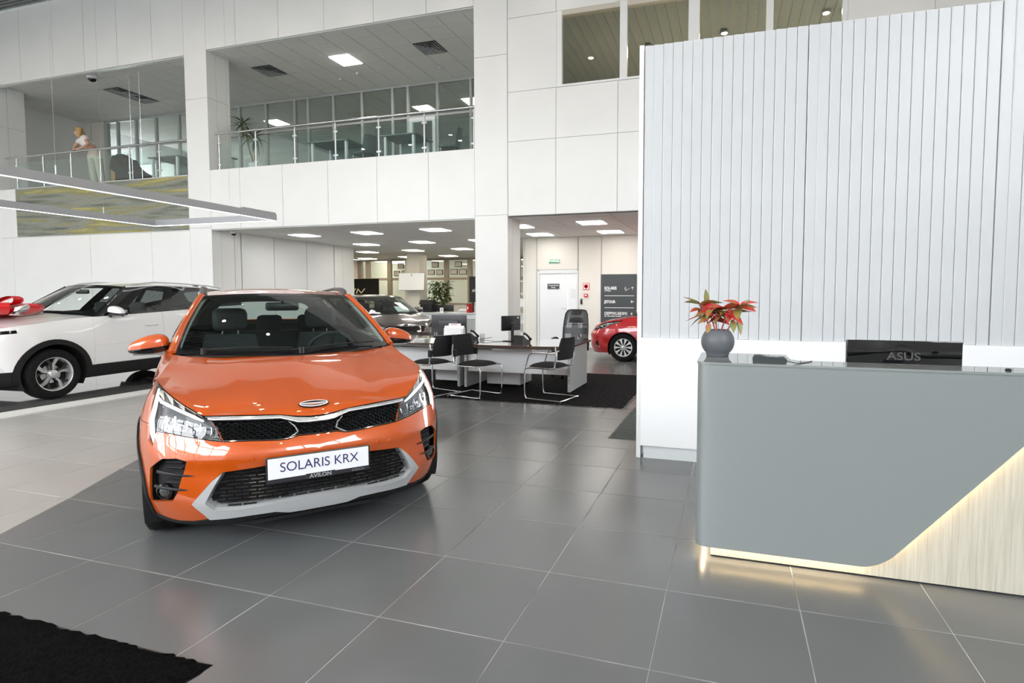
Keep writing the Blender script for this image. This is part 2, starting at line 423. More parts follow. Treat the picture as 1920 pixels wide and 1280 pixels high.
# office left wall
wo = struct('wall_office_left', 'white panelled wall of the office left side')
MB().box(-10.5,-10.29,9.3,13.1,0,3.05).build('wall_core', M_joint, wo)
for a, b in ((9.32,9.52),(9.54,10.62),(10.63,11.88),(11.89,13.08)): MB().box(-10.30,-10.27,a+.008,b-.008,0,3.05).build('panel', M_panel, wo)
column(-11.0,-10.25,13.1,14.05,3.05,(), label='white column at the end of the office left wall')
wd = struct('wall_door', 'cream panelled wall with the service door')
YD = 12.65
MB().box(-3.55,-3.12,YD+.02,YD+.3,0,3.05).box(-1.94,3.5,YD+.02,YD+.3,0,3.05).box(-3.12,-1.94,YD+.02,YD+.3,2.15,3.05).build('wall_core', M_joint, wd)
for a, b, z0 in ((-3.5,-3.15,0),(-3.13,-1.95,2.16),(-1.93,-1.30,0),(-1.28,-.28,0),(-.26,1.0,0),(1.0,2.2,0)): panel(a, b, z0, 3.05, YD, wd, M_cream)
MB().box(-3.55,-3.50,YD,YD+3.0,0,3.05).build('return_panel', M_cream, wd)
# far wall with interior glazing
YW = 19.5
wfar = struct('wall_far', 'glazed partition at the back of the office')
MB().box(-14.2,-3,YW,YW+.2,0,1.06).build('parapet', M_cream, wfar)
M_frame = mat('taupe_window_frame', (.36,.31,.25), .5)
for x0, x1 in ((-14.2,-14.0),(-13.78,-13.59),(-12.65,-12.46),(-11.75,-10.75),(-9.82,-9.62),(-8.70,-8.51),(-7.6,-7.4),(-6.5,-6.3),(-5.4,-5.2),(-4.3,-4.1)):
    MB().box(x0, x1, YW-.03, YW+.1, 1.06, 3.05).build('mullion', M_frame if x1-x0 < .5 else M_cream, wfar)
MB().box(-14.2,-3,YW-.02,YW+.09,2.12,2.22).build('transom', M_frame, wfar); MB().box(-14.2,-3,YW-.02,YW+.09,2.97,3.05).build('transom', M_frame, wfar)
MB().box(-14.2,-3,YW-.02,YW+.09,1.06,1.12).build('transom', M_frame, wfar)
MB().box(-14.2,-3,YW+.04,YW+.05,1.1,3.0).build('pane', M_glass, wfar)
wl2 = MB().box(-14.4,-14.2,14,24,0,3.05).build('wall_office_side', M_cream); tag(wl2, kind='structure')
MB().box(-11.0,-14.2,13.95,14.1,0,3.05).build('return_wall', M_cream, wo)
# service hall beyond the far glazing
wb2 = MB().box(-14.4,-2,24.4,24.6,0,3.4).build('wall_service', M_cream); tag(wb2, 'pale back wall of the service hall', kind='structure')
tag(MB().box(-14.4,-2,19.7,24.5,3.3,3.4).build('ceiling_service', M_ctile), kind='structure')
for k in range(4): panel_light(-13.2+k*2.6, 21.8, 3.3, .9, M_lpanelw, ('leftmost','second from left','third from left','rightmost')[k]+' light panel of the service hall behind the far glazing', 'service hall lights')
wr2 = MB().box(-3.6,-3.4,15.6,24.5,0,3.05).build('wall_office_right', M_cream); tag(wr2, kind='structure')
tag(MB().box(3.3,3.5,YF+.13,YD,0,3.05).build('wall_office_end', M_cream), kind='structure')

# ---- gallery: floor slab, ceiling, glass partition
GF, GC = 4.44, 7.38
tag(MB().box(-24,-3.1,YF+.1,17.2,3.3,GF).build('floor_gallery', mat('gallery_floor', (.30,.29,.27), .4)), 'gallery floor slab', kind='structure')
cg = struct('ceiling_gallery', 'grey tiled ceiling over the gallery')
MB().box(-24,-3.1,YF+.125,17.2,GC+.012,GC+.2).build('ceiling_slab', M_cgrid, cg)
MB().box(-10.25,-3.1,YF+.03,YF+.13,GC-.014,GC-.001).box(-19.4,-10.95,YF+.03,YF+.13,7.315,7.329).build('soffit', M_panel, cg)
T6 = .6; tg = MB().box(.007,T6-.007,.007,T6-.007,0,.012).mesh('ceiling_tile', M_ctile); rest_ = MB()
skip = {(-7.65,9.8),(-10.05,9.8),(-5.25,9.8),(-15.45,10.4),(-15.45,9.8)}
for i in range(-20, 8):
    for j in range(-2, 12):
        x, y = round(-7.65+i*T6, 2), round(9.8+j*T6, 2)
        if x > -3.3: continue
        if j == -2:
            MB().box(x+.007,x+T6-.007,YF+.14,9.193,GC,GC+.012).build('ceiling_tile', M_ctile, cg); continue
        if (x, y) in skip: continue
        if y < 11.8: link('ceiling_tile', tg, cg, (x, y, GC))
        else: rest_.box(x+.004, x+T6-.004, y+.004, y+T6-.004, GC, GC+.012)
tag(rest_.build('ceiling_tile_field', M_ctile, cg, weld=0), kind='stuff')
M_gpanel = glow('gallery_light_panel', (1,.95,.86), 14)
panel_light(-7.35,10.1,GC,.6,M_gpanel,'square light panel over the gallery tables','gallery ceiling lights')['label'] = 'bright square light panel in the middle gallery bay ceiling'
panel_light(-20.2,10.8,GC,.6,M_gpanel,'square light panel in the left gallery bay','gallery ceiling lights')
panel_light(-5.55,13.7,GC,.6,M_gpanel,'light panel seen through the gallery glass partition','gallery ceiling lights')
panel_light(-13.0,13.7,GC,.6,M_gpanel,'light panel behind the left part of the glass partition','gallery ceiling lights')
def diffuser(x, y, z, label):
    t = thing('air_diffuser', label, 'air vent', (x, y, z-.024), group='gallery air diffusers')
    MB().box(-.3,.3,-.3,.3,.018,.024).build('backing', M_dgrey, t)
    for q in range(4):
        mb = MB(); s = .3-.07*q
        for a in range(4):
            b = MB().add([(-s,s,0),(s,s,0),(s-.055,s-.055,.016),(-s+.055,s-.055,.016)], [(0,1,2,3)]); b.xf(Matrix.Rotation(a*PI/2,4,'Z')); mb.add(b.v, b.f)
        mb.build('vane', M_grey, t)
    mb = MB().box(-.3,.3,-.006,.006,-.004,.006).box(-.006,.006,-.3,.3,-.004,.006); mb.build('cross_bar', M_grey, t)
diffuser(-9.75,10.1,GC,'square air diffuser near the tall dracaena plant'); diffuser(-4.95,10.1,GC,'square air diffuser near the right end of the gallery')
diffuser(-15.15,10.1,GC,'square air diffuser above the woman, nearer the hall'); diffuser(-15.15,10.7,GC,'square air diffuser above the woman, farther from the hall')
# glass partition
wp = struct('wall_gallery_glass', 'glass office partition at the back of the gallery'); YP = 11.95
M_pf = mat('light_grey_frame', (.52,.54,.53), .4)
for x in (-18.6,-18.05,-17.2,-16.3,-15.3,-14.2,-13.3,-12.79,-11.74,-10.66,-10.17,-9.26,-8.27,-7.25,-6.75,-5.82,-4.8,-3.8): MB().box(x-.035, x+.035, YP, YP+.08, GF, GC).build('mullion', M_pf, wp)
for z in (6.45, GC-.04, GF+.05): MB().box(-18.7,-3.1,YP+.005,YP+.075,z-.03,z+.03).build('transom', M_pf, wp)
MB().box(-18.7,-3.1,YP+.03,YP+.042,GF,GC).build('pane', clear_glass('partition_glass', (.84,.88,.86), .9), wp)
dr = struct('door_2', 'white framed glass door in the gallery partition')
for a in (MB().box(-6.70,-6.60,YP-.02,YP+.05,GF,6.42), MB().box(-5.97,-5.87,YP-.02,YP+.05,GF,6.42), MB().box(-6.6,-5.97,YP-.02,YP+.05,6.30,6.42)): a.build('door_frame', M_white, dr)
tag(MB().box(-24,-3,17.0,17.2,GF,GC).build('wall_gallery_back', mat('grey_green_wall', (.58,.59,.56), .7)), 'dim wall behind the gallery glass', kind='structure')
wgl = struct('wall_gallery_left', 'white panelled wall of the left gallery bay')
MB().box(-24,-18.66,YP+.05,YP+.2,GF,GC).build('wall_core', M_joint, wgl)
for a, b in zip((-24,-23.2,-22.5,-22.05,-21.1,-20.75,-20.1,-19.3),(-23.2,-22.5,-22.05,-21.1,-20.75,-20.1,-19.3,-18.66)): MB().box(a+.012,b-.012,YP,YP+.05,GF,GC).build('panel', M_cream, wgl)
tag(MB().box(-3.1,-2.9,9.36,17.2,GF,GC).build('wall_gallery_right', M_panel), 'white end wall of the gallery', kind='structure')
# upper-right room windows
wroom = struct('window_1', 'band of windows of the dark upper room')
for x0, x1 in ((-1.30,-1.20),(-.04,.10),(1.24,1.44),(2.59,2.71),(3.82,3.90)): MB().box(x0, x1, YF-.005, YF+.09, 5.56, 7.02).build('window_frame', M_white, wroom)
MB().box(-1.3,3.9,YF-.01,YF+.12,5.56,5.60).build('window_frame', M_white, wroom); MB().box(-1.3,3.9,YF-.004,YF+.12,6.93,7.02).build('window_frame', mat('beige_frame', (.62,.58,.50), .5), wroom)
for a, b in ((-1.2,-.04),(.1,1.24),(1.44,2.59),(2.71,3.82)): MB().box(a, b, YF+.04, YF+.05, 5.60, 6.93).build('pane', clear_glass('tinted_window', (.78,.79,.75), 1.0), wroom)
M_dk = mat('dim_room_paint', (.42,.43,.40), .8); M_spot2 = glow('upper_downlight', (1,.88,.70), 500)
up = struct('ceiling_upper_room', 'dim perforated ceiling of the upper room')
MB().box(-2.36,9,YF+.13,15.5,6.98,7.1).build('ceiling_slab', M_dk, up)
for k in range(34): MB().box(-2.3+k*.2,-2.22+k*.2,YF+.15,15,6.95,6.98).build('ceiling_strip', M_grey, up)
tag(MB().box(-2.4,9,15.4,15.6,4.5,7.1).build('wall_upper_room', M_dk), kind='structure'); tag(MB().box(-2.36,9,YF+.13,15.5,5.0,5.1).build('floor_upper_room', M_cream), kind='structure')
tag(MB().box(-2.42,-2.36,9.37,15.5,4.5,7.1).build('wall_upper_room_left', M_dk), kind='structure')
for i, (x, y, lb) in enumerate(((.25,10.5,'warm downlight behind the second upper window'),(.42,10.75,'smaller warm downlight beside the one behind the second upper window'),(1.85,10.3,'white downlight behind the third upper window'),(3.75,10.0,'warm downlight behind the fourth upper window'),(4.1,10.1,'warm downlight at the right edge of the upper windows'))):
    t = thing('ceiling_downlight', lb, 'downlight', (x, y, 6.94)); MB().lathe([(.09,0),(.09,-.03),(.06,-.035),(.06,0)],16).build('ring', M_grey, t); MB().lathe([(.06,-.02),(0,-.021)],14).build('lens', M_spot2, t)

# ---- slatted partition behind the reception, white cabinet under it
YS = 2.78
ws = struct('wall_reception', 'pale grey slatted partition behind the reception desk')
MB().box(1.325,6.2,YS+.03,YS+.16,1.07,3.53).build('wall_core', M_joint, ws)
M_slatw = mat('pale_grey_slat', (.56,.585,.605), .30, spec=.5, build=noise_col((.55,.575,.595),(.575,.60,.62),1.5,2))
sw = .0805
sm = MB().prism([(.0004,.03),(sw-.0004,.03),(sw-.002,.0055),(.008,-.003),(.0008,0)], 'z', 1.065, 3.545).mesh('slat', M_slatw)
for k in range(60): link('slat', sm, ws, (1.335+k*sw+(.004 if k % 16 == 0 else 0), YS, 0))
MB().box(1.295,1.333,YS-.012,YS+.17,.0,3.55).build('edge_profile', mat('white_edge', (.8,.82,.83), .35), ws)
cb = thing('low_cabinet', 'long low white cabinet under the slatted partition', 'cabinet', (0,0,0))
MB().box(1.335,6.2,YS-.03,YS+.16,.115,1.064).build('body', M_white, cb)
MB().box(1.36,6.2,YS-.005,YS+.15,.0,.113).build('plinth', mat('pale_grey_plinth', (.66,.70,.71), .4), cb)

# unseen buildings added outside to darken reflections in the car paint
M_far = mat('street_house_grey', (.30,.30,.29), .8, build=noise_col((.24,.24,.23),(.38,.37,.35),.25,3)); M_fwin = mat('street_house_window', (.04,.05,.06), .15)
for i, (x0, w, h, y) in enumerate(((-60,26,11,-44),(-33,22,14,-42),(-10,20,10,-45),(11,26,15,-43),(38,24,12,-40))):
    b = struct('unseen_building', 'grey building across the street'); MB().box(x0,x0+w,y-10,y,-.1,h).build('facade', M_far, b)
    for a in range(int(w//4)):
        for c in range(int(h//3.4)): MB().box(x0+1.2+a*4,x0+3.2+a*4,y,y+.1,1.4+c*3.3,3.2+c*3.3).build('house_window', M_fwin, b)
for i, (y0, w, h) in enumerate(((-40,22,11),(-16,24,13),(10,22,10))):
    b = struct('unseen_building', 'grey building beside the hall'); MB().box(38,48,y0,y0+w,-.1,h).build('facade', M_far, b)
tag(MB().box(9.7,80,-9.2,60,-.3,-.05).build('ground', MATS['street_asphalt']), 'asphalt beside the hall', kind='structure')
# ================================================================== CARS
def pip(p, poly):
    x, y = p; c = False; n = len(poly); j = n-1
    for i in range(n):
        xi, yi = poly[i]; xj, yj = poly[j]
        if (yi > y) != (yj > y) and x < (xj-xi)*(y-yi)/(yj-yi)+xi: c = not c
        j = i
    return c
def dense(poly, step):
    out = []
    for i in range(len(poly)):
        a, b = poly[i], poly[(i+1) % len(poly)]; k = max(1, int(math.ceil(math.hypot(a[0]-b[0], a[1]-b[1])/step)))
        for q in range(k): out.append((lerp(a[0], b[0], q/k), lerp(a[1], b[1], q/k)))
    return out
def cut_regions(outer, feats, step, fstep=None):
    """triangulate outer; returns (points, {name: triangles}); feats = [(name, polygon)] in priority order"""
    pts, edges, seen = [], [], {}
    def addp(p):
        k = (round(p[0]/.0006), round(p[1]/.0006))
        if k not in seen: seen[k] = len(pts); pts.append(Vector(p))
        return seen[k]
    for poly in [outer]+[f[1] for f in feats]:
        d = dense(poly, fstep or step*.7); ids = [addp(p) for p in d]
        for a, b in zip(ids, ids[1:]+ids[:1]):
            if a != b: edges.append((a, b))
    near = {}
    for p in pts: near.setdefault((int(p.x//step), int(p.y//step)), []).append(p)
    x0 = min(p[0] for p in outer); x1 = max(p[0] for p in outer); y0 = min(p[1] for p in outer); y1 = max(p[1] for p in outer)
    r = 0; y = y0
    while y < y1:
        x = x0+(step*.5 if r % 2 else 0)
        while x < x1:
            if pip((x, y), outer):
                cx, cy = int(x//step), int(y//step); ok = True
                for i in (-1,0,1):
                    for j in (-1,0,1):
                        for q in near.get((cx+i, cy+j), ()):
                            if (q.x-x)**2+(q.y-y)**2 < (step*.45)**2: ok = False
                if ok: addp((x, y))
            x += step
        y += step*.866; r += 1
    res = delaunay_2d_cdt(pts, edges, [], 0, 1e-6)
    V, F = res[0], res[2]; out = {}
    for f in F:
        if len(f) < 3: continue
        c = (sum(V[i].x for i in f)/len(f), sum(V[i].y for i in f)/len(f))
        if not pip(c, outer): continue
        nm = 'rest'
        for n_, poly in feats:
            if pip(c, poly): nm = n_; break
        out.setdefault(nm, []).append(tuple(f))
    return V, out
def region_mb(V, tris, S, N, off=0, skirt=.012, gap=.0016, mirror=0):
    """mesh of one region on surface S with normals N; a skirt turns the rim inward"""
    ids = sorted({i for t in tris for i in t}); ix = {i: k for k, i in enumerate(ids)}
    P = [S(V[i].x, V[i].y) for i in ids]; nn = [N(V[i].x, V[i].y) for i in ids]
    ec = {}
    for t in tris:
        for a, b, c in ((t[0],t[1],t[2]),(t[1],t[2],t[0]),(t[2],t[0],t[1])): ec.setdefault((min(a,b),max(a,b)), []).append((a,b,c))
    bnd = [v[0] for v in ec.values() if len(v) == 1]
    if gap:
        mv = {}
        for a, b, c in bnd:
            pa, pb, pc = P[ix[a]], P[ix[b]], P[ix[c]]; e = (pb-pa)
            if e.length < 1e-9: continue
            e.normalize(); d = (pc-pa)-e*(pc-pa).dot(e)
            if d.length < 1e-9: continue
            d.normalize(); mv.setdefault(ix[a], []).append(d); mv.setdefault(ix[b], []).append(d)
        for k, ds in mv.items():
            d = sum(ds, Vector())
            if abs(P[k].y) < 1e-4: d.y = 0
            if d.length > 1e-6: P[k] = P[k]+d.normalized()*gap
    P = [p+n*off for p, n in zip(P, nn)]
    mb = MB(); mb.add(P, [tuple(ix[i] for i in t) for t in tris])
    if skirt:
        base = len(mb.v); sk = {}
        for a, b, c in bnd:
            if abs(P[ix[a]].y) < 2e-3 and abs(P[ix[b]].y) < 2e-3 and gap: continue
            for i in (a, b):
                if i not in sk: sk[i] = len(mb.v); mb.v.append(tuple(P[ix[i]]-nn[ix[i]]*skirt))
            mb.f.append((ix[b], ix[a], sk[a], sk[b]))
    if mirror == 1: mb.v = [(x,-y,z) for x,y,z in mb.v]
    if mirror == 2:
        n = len(mb.v); mb.add([(x,-y,z) for x,y,z in mb.v], [f[::-1] for f in mb.f])
    return mb
def finite_normal(S, e=.003):
    def N(u, z):
        p = S(u, z); a = S(u+e, z)-p; b = S(u, z+e)-p; n = a.cross(b)
        return n.normalized() if n.length > 1e-12 else Vector((0,0,1))
    return N

M_tint = clear_glass('car_window_glass', (.70,.80,.77), 1.0, 1.5)
M_tintdark = clear_glass('privacy_glass', (.16,.18,.18), 1.0, 1.5)
M_lens = clear_glass('headlamp_lens', (.97,.98,.98), 1.0, 1.45)
M_under = mat('underbody_black', (.006,.006,.007), .8)
M_clad = mat('black_cladding', (.010,.0105,.011), .6, spec=.3)
M_refl = mat('lamp_reflector', (.40,.42,.45), .16, 1)
M_lampdark = mat('lamp_housing_grey', (.10,.105,.11), .3, .3)
M_drl = glow('daytime_light', (.95,.92,1.0), 1.7)
M_skid = mat('silver_skid_plate', (.55,.565,.575), .32, .35)
M_int = mat('charcoal_upholstery', (.022,.025,.026), .75, build=noise_col((.017,.02,.021),(.03,.033,.034),120,2))
M_intsoft = mat('dashboard_vinyl', (.03,.034,.035), .6)
M_head = mat('headliner_grey', (.45,.47,.45), .8)

class CarShape:
    def __init__(s, Z, A, B, E, BS, wb, xr, hood_x=-.4, rear_taper=.10):
        s.a, s.b, s.e, s.bs = spline(Z, A), spline(Z, B), spline(Z, E), spline(Z, BS); s.wb, s.xr, s.rt = wb, xr, rear_taper
    def side(s, x, z):
        y = lerp(s.b(z), s.bs(z), smooth01((-x-.2)/.6))
        t = max(0, (-x-(s.wb-.1))/(-s.xr-(s.wb-.1)))
        return y-s.rt*t**2.2
    def S(s, u, z):
        if u <= 1:
            th = max(0, u)*PI/2; c, q = cos(th), sin(th); A, B, E = s.a(z), s.b(z), s.e(z)
            r = ((max(c,0)/A)**E+(max(q,0)/B)**E)**(-1/E); return Vector((r*c, r*q if u > 0 else 0, z))
        x = 1-u; return Vector((x, s.side(x, z), z))
    def N(s, u, z):
        e = .004; p = s.S(u, z); a = s.S(u+e, z)-(s.S(u-e, z) if u > e else Vector((p.x,-s.S(e,z).y,z)))
        b = s.S(u, z+e)-s.S(u, z-e); n = a.cross(b)
        return n.normalized() if n.length > 1e-12 else Vector((1,0,0))
    def u(s, x, y=None): return math.atan2(y, x)/(PI/2) if x > 0 and y is not None else 1-x
    def ux(s, x, z):                       # parameter of the point at length x on the flank
        if x <= 0: return 1-x
        lo, hi = 0, 1
        for _ in range(40):
            m = (lo+hi)/2
            if s.S(m, z).x > x: lo = m
            else: hi = m
        return lo
    def uy(s, y, z):
        lo, hi = 0, 1
        for _ in range(40):
            m = (lo+hi)/2
            if s.S(m, z).y < y: lo = m
            else: hi = m
        return lo

def wheel_mesh(root, name, x, ysign, r, w, yout, style, group=None):
    """wheel as a part with sub-parts: tyre, rim, spokes, hub"""
    W = bpy.data.objects.new(name, None); COL.objects.link(W); W.parent = root; W.location = (x, ysign*(yout-w/2), r); W.empty_display_size = .05
    if ysign < 0: W.rotation_euler = (0, 0, PI)
    rr = r*(.665 if style != 'cap' else .64); h = w/2
    MB().lathe([(rr*.97,-h*.85),(rr*1.02,-h*.93),(r*.9,-h),(r*.965,-h*.86),(r*.995,-h*.55),(r,0),(r*.995,h*.55),(r*.965,h*.86),(r*.9,h),(rr*1.06,h*.95),(rr*1.0,h*.88),(rr*.97,h*.6)],48,axis='y',cap=False).build('tyre', M_rubber, W, 50)
    MB().lathe([(rr*.97,-h*.6),(rr*.93,-h*.2),(rr*.91,h*.5),(rr*.96,h*.84),(rr*1.01,h*.90),(rr*1.0,h*.80)],40,axis='y',cap=False).build('rim', M_alu if style != 'cap' else mat('white_silver_cap', (.72,.73,.74), .35, .2), W, 40)
    MB().lathe([(rr*.92,-h*.1),(0.001,-h*.1)],30,axis='y',cap=False).build('brake_well', M_under, W)
    if style == 'swirl':
        MB().lathe([(rr*.55,h*.05),(rr*.55,h*.12),(rr*.2,h*.14)],30,axis='y',cap=False).build('brake_disc', M_steel, W, 40)
        mm = mat('machined_alloy', (.66,.67,.68), .18, .9); dk = mat('dark_alloy', (.03,.032,.034), .3, .3)
        for k in range(5):
            a0 = 2*PI*k/5+.3
            def P_(rad_, ang, d): return (rad_*cos(a0+ang), d, rad_*sin(a0+ang))
            for (sgn, mt, nm) in ((1, mm, 'spoke'), (-1, dk, 'spoke')):
                p = [(.16,-.10),(.16,.30),(.55,.10+.10*sgn),(.97,.06+.30*sgn),(.99,-.07+.30*sgn-.10),(.6,-.14+.08*sgn)]
                top = [P_(rr*q, an, h*(.50+.22*q-(.06 if sgn < 0 else 0))) for q, an in p]; bot = [P_(rr*q, an, h*(.25+.2*q)) for q, an in p]
                n = len(p); MB().add(top+bot, [tuple(range(n)), tuple(range(n,2*n))[::-1]]+[(i,(i+1)%n,n+(i+1)%n,n+i) for i in range(n)]).build(nm, mt, W)
    else:
        n_s = 10; mt = mat('white_silver_cap', (.72,.73,.74), .35, .2)
        for k in range(n_s):
            a0 = 2*PI*k/n_s
            def P_(rad_, ang, d): return (rad_*cos(a0+ang), d, rad_*sin(a0+ang))
            p = [(.2,-.16),(.2,.16),(.6,.13),(.97,.17),(.97,-.17),(.6,-.13)]
            top = [P_(rr*q, an, h*(.80-.25*(q-.5)**2)) for q, an in p]; bot = [P_(rr*q, an, h*.3) for q, an in p]
            MB().add(top+bot, [tuple(range(6)), tuple(range(6,12))[::-1]]+[(i,(i+1)%6,6+(i+1)%6,6+i) for i in range(6)]).build('spoke', mt, W)
    MB().lathe([(rr*.24,h*.2),(rr*.24,h*.72),(rr*.18,h*.82),(0.001,h*.84)],20,axis='y').build('hub_cap', M_alu, W, 40)
    return W

def seat(root, x, y, z, s=1, name='seat', lean=.2):
    o = bpy.data.objects.new(name, None); COL.objects.link(o); o.parent = root; o.location = (x, y, z); o.empty_display_size = .05
    mb = MB().bbox(-.25,.27,-.25,.25,0,.17,.06); mb.build('cushion', M_int, o, 60)
    bk = MB().grid(lambda u, v: Vector((-.16-lean*(u*.62)-.07*(1-v*v)*0+(.05*v*v), v*(.25-.06*u*u), .10+u*.62)), [k/8 for k in range(9)], [-1+k/5 for k in range(11)])
    b2 = MB().grid(lambda u, v: Vector((-.29-lean*(u*.62), v*(.24-.06*u*u), .10+u*.62)), [k/8 for k in range(9)], [-1+k/5 for k in range(11)], True)
    bk.add(b2.v, b2.f)
    n0 = 9*11
    def idx(i, j): return i*11+j
    for i in range(8):
        for j in (0, 10): bk.f.append((idx(i,j), idx(i+1,j), n0+idx(i+1,j), n0+idx(i,j)))
    for j in range(10): bk.f.append((idx(8,j), idx(8,j+1), n0+idx(8,j+1), n0+idx(8,j))); bk.f.append((idx(0,j), idx(0,j+1), n0+idx(0,j+1), n0+idx(0,j)))
    bk.build('backrest', M_int, o, 60)
    xh = -.24-lean*.72
    hr = MB().bbox(xh-.055,xh+.055,-.135,.135,.75,.95,.05); hr.build('headrest', M_int, o, 60)
    MB().cyl((xh,-.06,.66),(xh,-.06,.78),.008,6).cyl((xh,.06,.66),(xh,.06,.78),.008,6).build('headrest_post', M_steel, o)
    return o

def build_car(name, label, paint, C, sp, loc, heading):
    """C: CarShape; sp: dict of curves and features. Car space: x forward from the front axle, y left, z up."""
    root = thing(name, label, 'car', loc, heading)
    S, N = C.S, C.N; xr = C.xr
    conv = lambda q: (C.uy(q[1], q[2]), q[2]) if q[0] == 'y' else (C.ux(q[1], q[2]), q[2])
    zb = sp['belt']; top = [conv(q) for q in sp['edge']]
    cowl = sp['cowl']; nb = 14
    belt = [(1-x, zb(x)) for x in [lerp(cowl, xr, k/nb) for k in range(1, nb+1)]]
    bot = sp['bottom']; bf = sp['bottom_front']
    bl = [(1-lerp(xr, 0, k/14), bot(lerp(xr, 0, k/14))) for k in range(15)]+[(1-k/14, bf(1-k/14)) for k in range(1, 15)]
    outer = top+belt+bl
    feats = [(n_, [conv(q) for q in poly]) for n_, poly in sp['feats']]
    for cx in (0, -C.wb):
        for nm, R in (('arch_hole', sp['arch']), ('arch_trim', sp['arch']+sp.get('trim', .045))):
            rz = sp.get('archz', sp['wr']); poly = []
            for k in range(40):
                a = 2*PI*k/40; x, z = cx+R*cos(a), rz+R*sin(a)*1.0
                poly.append((C.ux(x, max(z, .16)), max(z, .10)))
            feats.insert(0 if nm == 'arch_hole' else len([f for f in feats if f[0] == 'arch_hole']), (nm, poly))
    feats.sort(key=lambda f: {'arch_hole':0,'arch_trim':1}.get(f[0], 2))
    V, R = cut_regions(outer, feats, sp.get('step', .035), sp.get('fstep', .018))
    O = sp['opts']
    for nm, tris in R.items():
        if nm == 'arch_hole': continue
        o_ = O.get(nm, {})
        if o_.get('skip'): continue
        m = o_.get('m', paint); off = o_.get('off', 0); sk = o_.get('skirt', .012)
        part = o_.get('part', {'rest':'body_shell','arch_trim':'wheel_arch_trim'}.get(nm, nm))
        if nm == 'arch_trim':
            for half in (0, 1):
                sub = [t for t in tris if (sum(V[i].x for i in t)/3 > 1+C.wb/2) == bool(half)]
                for mi in (0, 1): region_mb(V, sub, S, N, off, sk, o_.get('gap', .0016), mi).build(part, m, root, 45)
        elif o_.get('both'):
            region_mb(V, tris, S, N, off, sk, o_.get('gap', .0016), 2).build(part, m, root, 45)
        else:
            for mi in (0, 1): region_mb(V, tris, S, N, off, sk, o_.get('gap', .0016), mi).build(part, m, root, 45)
    # dark carcass behind the panel joints
    allt = [t for nm, ts in R.items() if nm not in ('arch_hole',) and not O.get(nm, {}).get('deep') for t in ts]
    region_mb(V, allt, S, N, -.016, 0, 0, 2).build('carcass', M_under, root)
    for nm, ts in R.items():
        d = O.get(nm, {}).get('deep')
        for mi in ((0,1) if d and O[nm].get('pair', nm in ('headlight','lamp','fog_pocket')) else (2,) if d else ()): region_mb(V, ts, S, N, -d, 0, 0, mi).build(O[nm].get('deep_name', 'recess'), O[nm].get('deep_m', M_under), root, 45)
    # bonnet
    E3 = [S(u, z) for u, z in top]; L_ = [0]
    for a, b in zip(E3, E3[1:]): L_.append(L_[-1]+(b-a).length)
    ed = spline(L_, [p.x for p in E3]), spline(L_, [p.y for p in E3]), spline(L_, [p.z for p in E3])
    spx, spz = sp['spine_x'], sp['spine_z']; cr = sp.get('crease', .008)
    def hood(t, v):
        s_ = t*L_[-1]; q = Vector((ed[0](s_), ed[1](s_), ed[2](s_))); xs = spx(t); w = 1-abs(v)
        y = q.y*v; z = q.z+(spz(xs)-q.z)*(1-(1-w)**2); ay = abs(y)
        z -= cr*smooth01((ay-.30)/.16)*smooth01((q.y-ay)/.12)*smooth01(t*4)
        return Vector((lerp(q.x, xs, w), y, z))
    rows = [k/60 for k in range(61)]; cols = [-1+k/24 for k in range(49)]
    hb = MB().grid(hood, rows, cols)
    hm = hb.build('bonnet', paint, root, 60)
    sp['hood_fn'] = hood
    MB().grid(lambda t, v: hood(t, v)-Vector((0,0,.02)), [k/20 for k in range(21)], [-1+k/8 for k in range(17)]).build('bonnet_liner', M_under, root)
    # greenhouse
    A0, A1, R0, R1 = sp['xA0'], sp['xA1'], sp['xR0'], sp['xR1']; ry, rz_ = sp['roof_y'], sp['roof_z']
    bow = sp.get('bow', .035)
    def g(q, t):
        xb, xq = lerp(A0, R0, q), lerp(A1, R1, q)
        return Vector((lerp(xb, xq, t), lerp(C.side(xb, zb(xb)), ry(xq), t)+bow*4*t*(1-t)*.5, lerp(zb(xb), rz_(xq), t)))
    c0, c1 = sp['wc0'], sp['wc1']
    def W(v, t):
        e = g(0, t); c = Vector((lerp(c0[0], c1[0], t)+.05*4*t*(1-t)*.4, 0, lerp(c0[1], c1[1], t)+.05*4*t*(1-t)*.4)); k = 1-v*v
        return Vector((lerp(e.x, c.x, k), e.y*v, lerp(e.z, c.z, k)))
    fr = [(-1,0),(1,0),(1,1),(-1,1)]; f = sp.get('frit', (.07,.10,.08)); inner = [(-1+f[0],f[1]),(1-f[0],f[1]),(1-f[0],1-f[2]),(-1+f[0],1-f[2])]
    ri = rrect(-1+f[0],1-f[0],f[1],1-f[2],.06,3)
    Vw, Rw = cut_regions(fr, [('glass', ri)], .09, .05); Nw = finite_normal(W)
    wo_ = region_mb(Vw, Rw['rest'], W, Nw, 0, .004, 0).build('windscreen', M_blackgloss, root, 60)
    region_mb(Vw, Rw['glass'], W, Nw, 0, 0, 0).build('windscreen_pane', sp.get('wglass', M_tint), wo_, 60)
    # wipers and cowl
    MB().grid(lambda v, t: hood(1, v)*(1-t)+W(v, 0)*t-Vector((0,0,.012)), [-1+k/12 for k in range(25)], [0,.5,1]).build('cowl', M_black, root, 60)
    for (va, vb) in sp.get('wipers', ((.05,.80),(-.75,-.02))):
        a, b = W(va, .03)+Vector((.02,0,.02)), W(vb, .055)+Vector((.02,0,.018))
        mb = MB().tube([a, lerp(a, b, .5)+Vector((.01,0,.01)), b], [.007,.006,.005], 6); hub = a
        mb.cyl(hub-Vector((0,0,.03)), hub+Vector((0,0,.012)), .018, 10); mb.build('wiper', M_black, root, 50)
